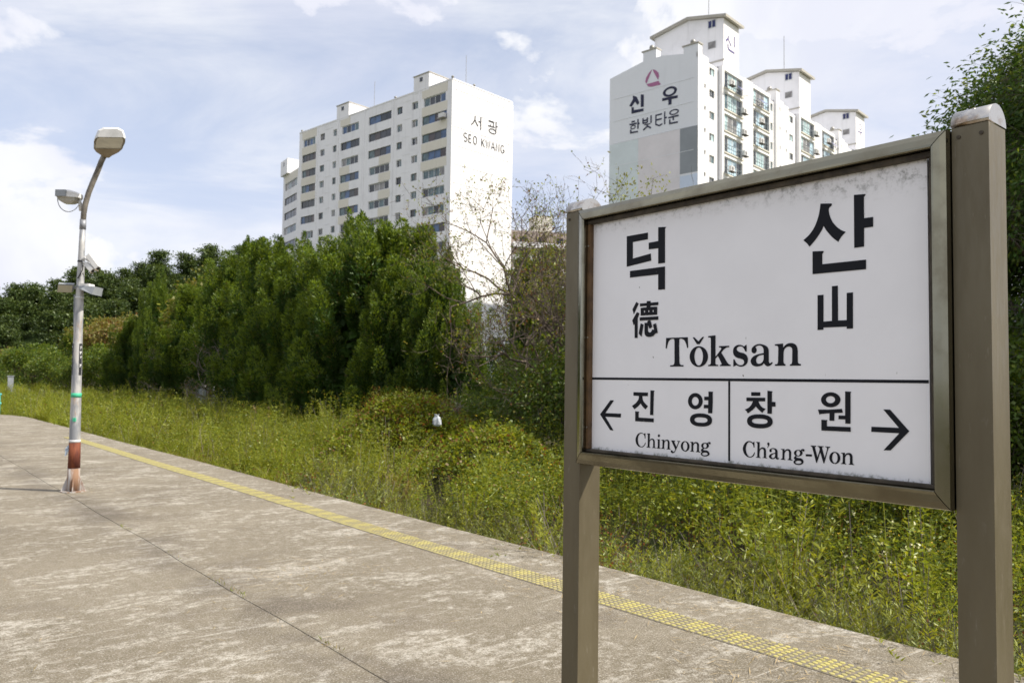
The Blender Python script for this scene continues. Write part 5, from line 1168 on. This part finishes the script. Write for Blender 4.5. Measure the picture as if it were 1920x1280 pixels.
o = thing('cherry_tree', 'nearly bare spreading cherry tree with a few late leaves behind the sign', 'tree', from_px(1105, 19.0, -0.6), 0.4)
_a = np.empty(len(cherry[0].vertices)*3, np.float32); cherry[0].vertices.foreach_get('co', _a); _a = _a.reshape(-1, 3)
_k = 7.7/float(_a[:, 2].max())
link('trunk', cherry[1], o, scale=(_k*0.96, _k*0.96, _k)); link('crown', cherry[0], o, scale=(_k*0.96, _k*0.96, _k))
dead = make_bare(83, 1.9, 4, 8, ['leaf_red', 'leaf_straw', 'leaf_red', 'leaf_straw'], 500, 0.9, 0.05, bark='twig_grey')
o = thing('dead_shrub', 'leafless brown shrub standing at the foot of the junipers behind the weed mounds', 'shrub', from_px(852, 18.2, 0.0), 0.0)
link('trunk', dead[1], o, scale=(1.0, 1.0, 0.9)); link('crown', dead[0], o, scale=(1.0, 1.0, 0.9))
# grey bare trees between the junipers on the left
DL = 'leafless grey twiggy tree between the green trees on the left'; DG = 'bare trees in the left part of the row'
greyt = make_bare(85, 6.5, 4, 7, ['leaf_olive', 'leaf_straw', 'leaf_red', 'leaf_olive'], 700, 0.8, 0.10, bark='twig_grey')
for x, d, sc in ((400, 41, 0.95), (150, 70, 0.8), (340, 55, 0.95)):
    o = thing('bare_tree', DL, 'tree', from_px(x, d, -0.6), rj.uniform(0, 6), DG); link('trunk', greyt[1], o, scale=(sc,)*3); link('crown', greyt[0], o, scale=(sc,)*3)

# ---- pine covered hill
hx = np.linspace(-160, 60, 60); hd = np.linspace(95, 420, 40)
def crest(x): return np.interp(x, [-160, -115, -90, -62, -30, 0, 60], [5, 9.5, 16.5, 24.5, 27, 24, 16])
HX, HD = np.meshgrid(hx, hd)
def hill_z(x, d):
    s = x / d * 185.0                                        # same silhouette along each line of sight of the slope
    return -1.2 + (crest(x) + 1.0) * fade(d, 105, 185) + 1.2*np.sin(x*0.11 + d*0.07)*fade(d, 110, 150)
V = np.stack([HX.ravel(), HD.ravel(), hill_z(HX, HD).ravel()], 1); i2 = np.arange(60*40).reshape(40, 60)
h = link('hill', np_mesh('hill', V, np.stack([i2[:-1, :-1], i2[:-1, 1:], i2[1:, 1:], i2[1:, :-1]], -1).reshape(-1, 4), [MAT['hill_soil']])); tag(h, 'wooded hillside behind the tree row', kind='structure')
def make_pine(seed, H):
    g = np.random.default_rng(seed); lv = Leaves(); mb = MB()
    mb.tube([(0, 0, -0.5), (0.15, 0, H*0.4), (-0.1, 0.1, H*0.95)], [0.2, 0.14, 0.05], 6)
    for i in range(34):
        f = g.uniform(0.22, 1.0); a = g.uniform(0, 6.28); rr = (1.05 - f)**0.6*H*0.32*g.uniform(0.3, 1.0)
        c = np.array([rr*np.cos(a), rr*np.sin(a), f*H]); n = 95
        off = g.normal(size=(n, 3))*np.array([0.70, 0.70, 0.26]); B = c + off
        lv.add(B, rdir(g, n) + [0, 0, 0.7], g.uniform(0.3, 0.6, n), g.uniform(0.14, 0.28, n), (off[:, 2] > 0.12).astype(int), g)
        mb.tube([(0, 0, f*H*0.85), tuple(c)], [0.06, 0.02], 4)
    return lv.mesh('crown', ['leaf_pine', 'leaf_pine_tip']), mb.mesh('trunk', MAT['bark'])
pines = [make_pine(91, 8.5), make_pine(92, 9.0), make_pine(93, 7.8), make_pine(94, 8.8)]
gp = np.random.default_rng(12); PL = 'dark green pine on the wooded hillside at the left'; PG = 'pines on the hillside'
cnt = 0
for row, dd in enumerate((128, 142, 156, 170, 184, 200)):
    step = 3.0
    for x in np.arange(-128, -20, step):
        xx = x + gp.uniform(-1.6, 1.6); d = dd + gp.uniform(-5, 5); sx = 960 + xx/d*FPX
        if sx < -90 or sx > 610 or (row < 4 and sx > 450 and gp.random() < 0.5): continue
        s_ = gp.uniform(0.70, 1.15); k = int(gp.integers(4))
        o = thing('pine_tree', PL, 'tree', (xx, d, float(hill_z(np.array(xx), np.array(d))) - 0.3), gp.uniform(0, 6.28), PG)
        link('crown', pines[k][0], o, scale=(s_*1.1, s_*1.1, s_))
        if row in (0, 5): link('trunk', pines[k][1], o, scale=(s_*1.1, s_*1.1, s_))
        cnt += 1

# ---- weeds on the track bed --------------------------------------------------------
WM = ['leaf_weed', 'leaf_weed_yellow', 'leaf_weed_dark', 'leaf_mugwort', 'leaf_red', 'leaf_straw', 'petal_yellow', 'petal_cream', 'twig_grey']
def proto_leafy(seed, H, nl, L, W, probs, flower=0, fm=6, bushy=0.16):
    g = np.random.default_rng(seed); lv = Leaves()
    ns = 4
    for s in range(ns):
        top = np.array([g.normal()*bushy, g.normal()*bushy, H*g.uniform(0.75, 1.0)])
        lv.sticks(np.array([[0, 0, 0.]]), np.array([top*[0.5, 0.5, 0.5]]), 0.008, 8 if g.random() < .5 else 4, g); lv.sticks(np.array([top*0.5]), np.array([top]), 0.006, 0, g)
        n = nl//ns; f = g.uniform(0.15, 1.0, n)**0.7; a = g.uniform(0, 6.28, n); out = np.stack([np.cos(a), np.sin(a), np.full(n, 0.25)], 1)
        st = g.uniform(0.02, 0.14, n)*(1.25 - f*0.7)
        lv.add(top*f[:, None] + out*st[:, None], out + g.normal(size=(n, 3))*0.45 + [0, 0, -0.1], g.uniform(0.6, 1.2, n)*L*(1.15 - 0.45*f), g.uniform(0.7, 1.2, n)*W, pick(g, n, probs), g)
        if flower:
            k = flower; tp = top + g.normal(size=(k, 3))*[0.09, 0.09, 0.05]; lv.sticks(np.repeat(top[None], k, 0), tp, 0.003, 0, g)
            for q in range(2): lv.add(tp, rdir(g, k), 0.013, 0.012, fm, g)
    return lv.arrays()
def proto_feather(seed, H, n, mi=3):
    g = np.random.default_rng(seed); lv = Leaves()
    for s in range(5):
        lean = g.normal(size=2)*0.28; top = np.array([lean[0], lean[1], H*g.uniform(0.7, 1.0)]); lv.sticks(np.array([[0, 0, 0.]]), top[None], 0.006, 8, g)
        k = n//5; f = g.uniform(0.1, 1.0, k); a = g.uniform(0, 6.28, k); out = np.stack([np.cos(a), np.sin(a), np.full(k, 0.5)], 1)
        lv.add(top*f[:, None] + np.array([lean[0], lean[1], -0.1])*((f**2)[:, None])*0.4, out + [0, 0, 0.2], g.uniform(0.05, 0.13, k)*(1.2 - 0.8*f), g.uniform(0.006, 0.014, k), np.where(g.random(k) < 0.82, mi, 1), g)
    return lv.arrays()
def proto_grass(seed, H, n, probs):
    g = np.random.default_rng(seed); lv = Leaves(); a = g.uniform(0, 6.28, n); ln = g.uniform(0.5, 1.0, n)*H
    B = g.normal(size=(n, 3))*[0.06, 0.06, 0]; out = np.stack([np.cos(a), np.sin(a), np.zeros(n)], 1)
    m = B + out*(ln*0.14)[:, None] + np.array([0, 0, 1])*(ln*0.6)[:, None]; tip = m + out*(ln*0.30)[:, None] + np.array([0, 0, 1])*(ln*0.22)[:, None]
    mi = pick(g, n, probs); S = unit(np.cross(out, [0, 0, 1]))*0.006
    lv.V.append(np.stack([B - S, B + S, m + S*0.8, m - S*0.8], 1).reshape(-1, 3)); lv.M.append(mi)
    lv.V.append(np.stack([m - S*0.8, m + S*0.8, tip + S*0.1, tip - S*0.1], 1).reshape(-1, 3)); lv.M.append(mi)
    return lv.arrays()
def proto_creeper(seed, R_, n, L, probs):
    g = np.random.default_rng(seed); lv = Leaves(); a = g.uniform(0, 6.28, n); r_ = R_*np.sqrt(g.random(n)); z = 0.30*(1 - (r_/R_)**2)*g.uniform(0.4, 1.1, n) + 0.05
    out = np.stack([np.cos(a), np.sin(a), g.uniform(-0.2, 0.4, n)], 1)
    lv.add(np.stack([r_*np.cos(a), r_*np.sin(a), z], 1), out + g.normal(size=(n, 3))*0.35, g.uniform(0.6, 1.2, n)*L, g.uniform(0.6, 0.9, n)*L, pick(g, n, probs), g)
    return lv.arrays()
P_ = dict(
    tick1=proto_leafy(101, 0.95, 170, 0.058, 0.021, [.35, .15, .48, 0, .02], 1), tick2=proto_leafy(102, 0.80, 150, 0.055, 0.021, [.55, .25, .18, 0, .02], 1), tick3=proto_leafy(103, 1.1, 170, 0.06, 0.022, [.25, .08, .65, 0, .02], 1),
    mug1=proto_feather(111, 0.80, 330), mug2=proto_feather(112, 0.62, 300), mug3=proto_feather(113, 1.0, 330, 1),
    stalk=proto_leafy(104, 1.25, 110, 0.085, 0.014, [.45, .45, .1], 1, 6, 0.07), red1=proto_leafy(121, 0.6, 90, 0.055, 0.022, [.2, .1, .15, .05, .5], 0), bush=proto_leafy(122, 0.75, 170, 0.05, 0.027, [.5, .35, .15], 0, 6, 0.22),
    grass1=proto_grass(131, 0.75, 46, [.4, .45, .05, 0, 0, .1]), grass2=proto_grass(132, 0.5, 46, [.3, .4, 0, 0, 0, .3]), dry=proto_grass(133, 0.45, 40, [0, .1, 0, 0, .1, .8]),
    creep1=proto_creeper(141, 0.45, 120, 0.07, [.5, .25, .2, 0, .05]), creep2=proto_creeper(142, 0.4, 110, 0.06, [.3, .4, .1, 0, .2]), low=proto_creeper(143, 0.3, 110, 0.038, [.4, .3, .25, .05]))
def scatter(name, parts, label):
    """parts: (proto, r, t, z, scale) -> one joined mesh of ground cover"""
    VV, MM = [], []
    for key, r_, t_, z_, sc, rot, tx, ty in parts:
        V0, M0 = P_[key]; ns = len(r_)
        c, s = np.cos(rot), np.sin(rot)
        x = V0[None, :, 0]*c[:, None] - V0[None, :, 1]*s[:, None]; y = V0[None, :, 0]*s[:, None] + V0[None, :, 1]*c[:, None]; z = V0[None, :, 2]
        x = x*sc[:, None] + z*tx[:, None]*sc[:, None] + r_[:, None]; y = y*sc[:, None] + z*ty[:, None]*sc[:, None] + t_[:, None]; z = z*sc[:, None] + z_[:, None]
        VV.append(np.stack([x, y, z], -1).reshape(-1, 3)); MM.append(np.tile(M0, ns))
    V = np.concatenate(VV); M = np.concatenate(MM)
    o = link(name, np_mesh(name, V, np.arange(len(V)).reshape(-1, 4), [MAT[m] for m in WM], M), rot=(0, 0, TRK))
    tag(o, label, 'weeds', kind='stuff'); return len(V)//2
gw = np.random.default_rng(77)
def field(n, r0, r1, t0, t1): return gw.uniform(r0, r1, n), gw.uniform(t0, t1, n)
def vis(r_, t_, pad=2.6):
    """keep what stands in or near the field of view"""
    X = r_*TX.x + t_*TY.x; Y = r_*TX.y + t_*TY.y
    return (Y > 1.0) & (np.abs(X) < Y*0.68 + pad)
def patch(r_, t_, s, ph): return np.sin(r_*s + ph)*np.sin(t_*s*0.8 + ph*1.7) + 0.5*np.sin((r_ + t_)*s*1.9 + ph)
def batch(keys, probs, n, r0, r1, t0, t1, s0, s1, zo=0.0, taper=None, filt=None, gaps=True):
    r_, t_ = field(n, r0, r1, t0, t1); k = vis(r_, t_)
    if filt is not None: k &= filt(r_, t_)
    if gaps: k &= patch(r_, t_, 3.3, 0.9) > -0.55
    for mr, mt, h_, w_ in MOUNDS[:3]: k &= np.hypot(r_ - mr, t_ - mt) > w_*1.15
    r_, t_ = r_[k], t_[k]; kk = gw.choice(len(keys), size=len(r_), p=np.array(probs)/sum(probs)); out = []
    sc = gw.uniform(s0, s1, len(r_)) * (0.90 + 0.34*np.clip(patch(r_, t_, 1.9, 1.1), -1, 1))
    if taper: sc = sc*np.interp(r_, taper[0], taper[1])
    for i, key in enumerate(keys):
        m = kk == i
        if m.any(): out.append((key, r_[m], t_[m], gz(r_[m], t_[m]) + zo, sc[m], gw.uniform(0, 6.28, m.sum()), gw.normal(size=m.sum())*0.10, gw.normal(size=m.sum())*0.10))
    return out
tp = ([5.1, 5.5, 6.3, 8, 14], [0.70, 0.80, 1.0, 1.08, 1.1])
zA = lambda r_, t_: patch(r_, t_, 1.1, 0.3) > 0.0
zB = lambda r_, t_: patch(r_, t_, 1.1, 0.3) <= 0.15
zR = lambda r_, t_: patch(r_, t_, 1.4, 2.0) > 0.55
near = batch(['tick1', 'tick3', 'bush'], [.45, .40, .15], 900, 6.25, 12.5, -2.0, 12.5, 0.85, 1.3, taper=tp, filt=zA)
near += batch(['tick2', 'bush', 'grass1', 'stalk'], [.40, .25, .2, .15], 620, 6.1, 12.5, -2.0, 12.5, 0.8, 1.25, taper=tp, filt=zB)
near += batch(['red1', 'dry'], [.6, .4], 200, 5.3, 11, 1.0, 12.5, 0.7, 1.2, filt=zR)
near += batch(['stalk', 'mug3'], [.6, .4], 150, 6.0, 10.5, 0.5, 12.5, 0.9, 1.3)
near += batch(['mug1', 'mug2', 'mug3'], [.4, .4, .2], 720, 5.18, 6.6, -1.0, 13, 0.7, 1.05, filt=lambda r_, t_: patch(r_, t_, 1.6, 0.4) > -0.6)
near += batch(['low', 'creep1', 'dry', 'red1', 'grass2'], [.5, .15, .12, .1, .13], 470, 5.13, 5.9, -1.0, 14, 0.8, 1.2)
near += batch(['tick3', 'creep1', 'bush'], [.4, .3, .3], 380, 8.0, 14.5, -3, 12.5, 1.0, 1.35)
n1 = scatter('weeds', near, 'tangled yellow flowered weeds and feathery mugwort crowding the near platform edge')
mid = batch(['tick2', 'bush', 'grass1', 'stalk'], [.28, .30, .32, .10], 1150, 5.4, 13.5, 12.5, 27, 0.8, 1.25, taper=tp, filt=zA)
mid += batch(['grass1', 'bush', 'stalk', 'mug3'], [.52, .14, .16, .18], 1250, 5.4, 13.5, 12.5, 27, 0.8, 1.25, taper=tp, filt=zB)
mid += batch(['red1', 'dry'], [.6, .4], 260, 5.4, 13, 12.5, 27, 0.8, 1.3, filt=zR)
mid += batch(['low', 'grass2', 'creep2', 'dry'], [.35, .35, .15, .15], 320, 5.13, 5.9, 13, 36, 0.8, 1.2)
for (mr, mt, h, w) in MOUNDS:
    n = int(110*w*w); a = gw.uniform(0, 6.28, n); q = w*1.25*np.sqrt(gw.random(n)); r_, t_ = mr + q*np.cos(a), mt + q*np.sin(a)
    for key, m in (('creep1', gw.random(n) < 0.55), ('creep2', gw.random(n) < 0.35), ('low', gw.random(n) < 0.35), ('red1', (gw.random(n) < 0.45)*(h > 1.2)*(np.hypot(r_ - mr, t_ - mt) < w*0.8))):
        mid.append((key, r_[m], t_[m], gz(r_[m], t_[m]) - 0.02, gw.uniform(0.8, 1.15, m.sum()), gw.uniform(0, 6.28, m.sum()), gw.normal(size=m.sum())*0.15, gw.normal(size=m.sum())*0.15))
n2 = scatter('weeds', mid, 'bright green weed thicket with creeper covered mounds in the middle distance')
farr = batch(['grass1', 'bush', 'tick2', 'mug3'], [.5, .25, .15, .1], 1500, 5.3, 15, 27, 62, 1.0, 1.6)
farr += batch(['grass1', 'grass2', 'bush'], [.5, .3, .2], 900, -14, 15, 38.8, 75, 1.0, 1.8, filt=lambda r_, t_: (t_ > 39.8) | (r_ > 5.2))
farr += batch(['grass1', 'bush'], [.6, .4], 500, -20, 18, 75, 120, 1.6, 2.6)
n3 = scatter('weeds', farr, 'sunlit yellow green grass stretching along the line past the platform end')
print('weed tris', n1, n2, n3, 'pines', cnt)

# single tall plants that stand out of the thicket
def as_mesh(name, key): V, M = P_[key]; return np_mesh(name, V, np.arange(len(V)).reshape(-1, 4), [MAT[m] for m in WM], M)
mug_me = [as_mesh('foliage', 'mug1'), as_mesh('foliage', 'mug3')]
for i, (x, y, sc) in enumerate(((1160, 1062, 0.75), (1225, 1085, 0.85), (1290, 1098, 0.70), (1500, 1150, 0.80), (1590, 1172, 0.95), (1690, 1195, 1.0), (1745, 1210, 0.85), (1420, 1132, 0.75), (980, 1020, 0.7), (1120, 1054, 0.62), (1640, 1183, 0.72), (1330, 1108, 0.6))):
    p = ground(x, y, 0.0); r_, t_ = p.dot(TX), p.dot(TY); r_ = max(r_, 5.1) + 0.22 + 0.05*(i % 4); q = tr(r_, t_); 
    o = thing('mugwort_plant', 'feathery grey green mugwort plant growing against the platform edge', 'plant', (q.x, q.y, float(gz(r_, t_))), i*1.3, 'mugwort along the platform edge')
    link('foliage', mug_me[i % 2], o, scale=(sc, sc, sc*1.15)); mb = MB(); mb.tube([(0, 0, 0), (0.01, 0, 0.35*sc)], [0.006, 0.004], 5); mb.build('stem', MAT['straw'], o)
def flower_stalk(loc, H, seed, label, name, mi, n, sz, group=None):
    g = np.random.default_rng(seed); lv = Leaves(); o = thing(name, label, 'plant', loc, 0, group); mb = MB()
    mb.tube([(0, 0, 0), (0.03, 0.0, H*0.5), (0.01, 0.02, H)], [0.007, 0.006, 0.003], 5); mb.build('stem', MAT['twig_grey'], o)
    f = g.uniform(0.35, 1.0, n); a = g.uniform(0, 6.28, n); B = np.stack([0.02 + 0.05*np.cos(a), 0.05*np.sin(a), f*H], 1)
    for q in range(4): lv.add(B, rdir(g, n), sz, sz*0.8, mi, g)
    link('flowers', lv.mesh('flowers', WM), o)['kind'] = 'stuff'
    lv = Leaves(); k = 26; f = g.uniform(0.1, 0.95, k); a = g.uniform(0, 6.28, k); D = np.stack([np.cos(a), np.sin(a), np.full(k, 0.2)], 1)
    lv.add(np.stack([np.zeros(k), np.zeros(k), f*H], 1), D, 0.07, 0.025, pick(g, k, [.5, .2, .3]), g); link('leaves', lv.mesh('leaves', WM), o)
for i, (x, d, zt, n) in enumerate(((1700, 6.9, 0.50, 14), (1722, 7.1, 0.56, 8), (1655, 7.4, 0.50, 7), (1590, 7.6, 0.50, 6))):
    p = from_px(x, d, 0); z0 = float(gz(p.dot(TX), p.dot(TY))); flower_stalk((p.x, p.y, z0), zt - z0, 200 + i, 'weed stalk with cream white blossoms below the sign by its right post', 'flowering_weed', 7, n, 0.026, 'cream flowering weeds')
for i, (x, d, zt) in enumerate(((478, 24, 0.75), (505, 26, 0.7), (215, 42, 0.9))):
    p = from_px(x, d, 0); z0 = float(gz(p.dot(TX), p.dot(TY))); flower_stalk((p.x, p.y, z0), zt - z0, 220 + i, 'tall dry seed stalk rising above the grass before the junipers', 'seed_stalk', 5, 16, 0.05, 'dry seed stalks')
# dry straw littering the platform
gs = np.random.default_rng(31); lv = Leaves()
for cr, ct, sr, st_, n in ((4.36, 7.2, 0.22, 0.5, 260), (4.30, 4.6, 0.2, 0.5, 200), (4.5, 3.0, 0.25, 0.6, 220), (4.35, 10.5, 0.12, 0.8, 140), (2.9, 6.2, 0.35, 0.3, 130), (4.1, 2.4, 0.3, 0.4, 160), (1.4, 5.5, 1.2, 1.5, 60), (3.4, 6.0, 1.2, 3.0, 120), (2.45, 12.2, 0.2, 0.15, 60), (5.0, 8, 0.08, 5.0, 260)):
    B = np.stack([gs.normal(cr, sr, n), gs.normal(ct, st_, n), gs.uniform(0.004, 0.016, n)], 1); B[:, 0] = np.minimum(B[:, 0], 5.03)
    a = gs.uniform(0, 6.28, n); lv.add(B, np.stack([np.cos(a), np.sin(a), gs.normal(size=n)*0.06], 1), gs.uniform(0.03, 0.16, n), gs.uniform(0.002, 0.006, n), np.where(gs.random(n) < 0.8, 0, 1), gs, side=np.tile([0, 0, 1.0], (n, 1)))
n = 90; B = np.stack([2.28 + gs.normal(size=n)*0.012, gs.choice([5.9, 6.3, 7.4, 9.1, 4.4], n) + gs.normal(size=n)*0.10, np.full(n, 0.0)], 1)
lv.add(B, gs.normal(size=(n, 3))*[0.6, 0.6, 0.2] + [0, 0, 0.8], gs.uniform(0.015, 0.05, n), 0.005, np.where(gs.random(n) < 0.6, 2, 1), gs)
o = link('dry_straw', lv.mesh('dry_straw', ['straw', 'leaf_straw', 'leaf_weed']), rot=(0, 0, TRK)); tag(o, 'scattered dry straw lying on the concrete platform', 'straw', kind='stuff')
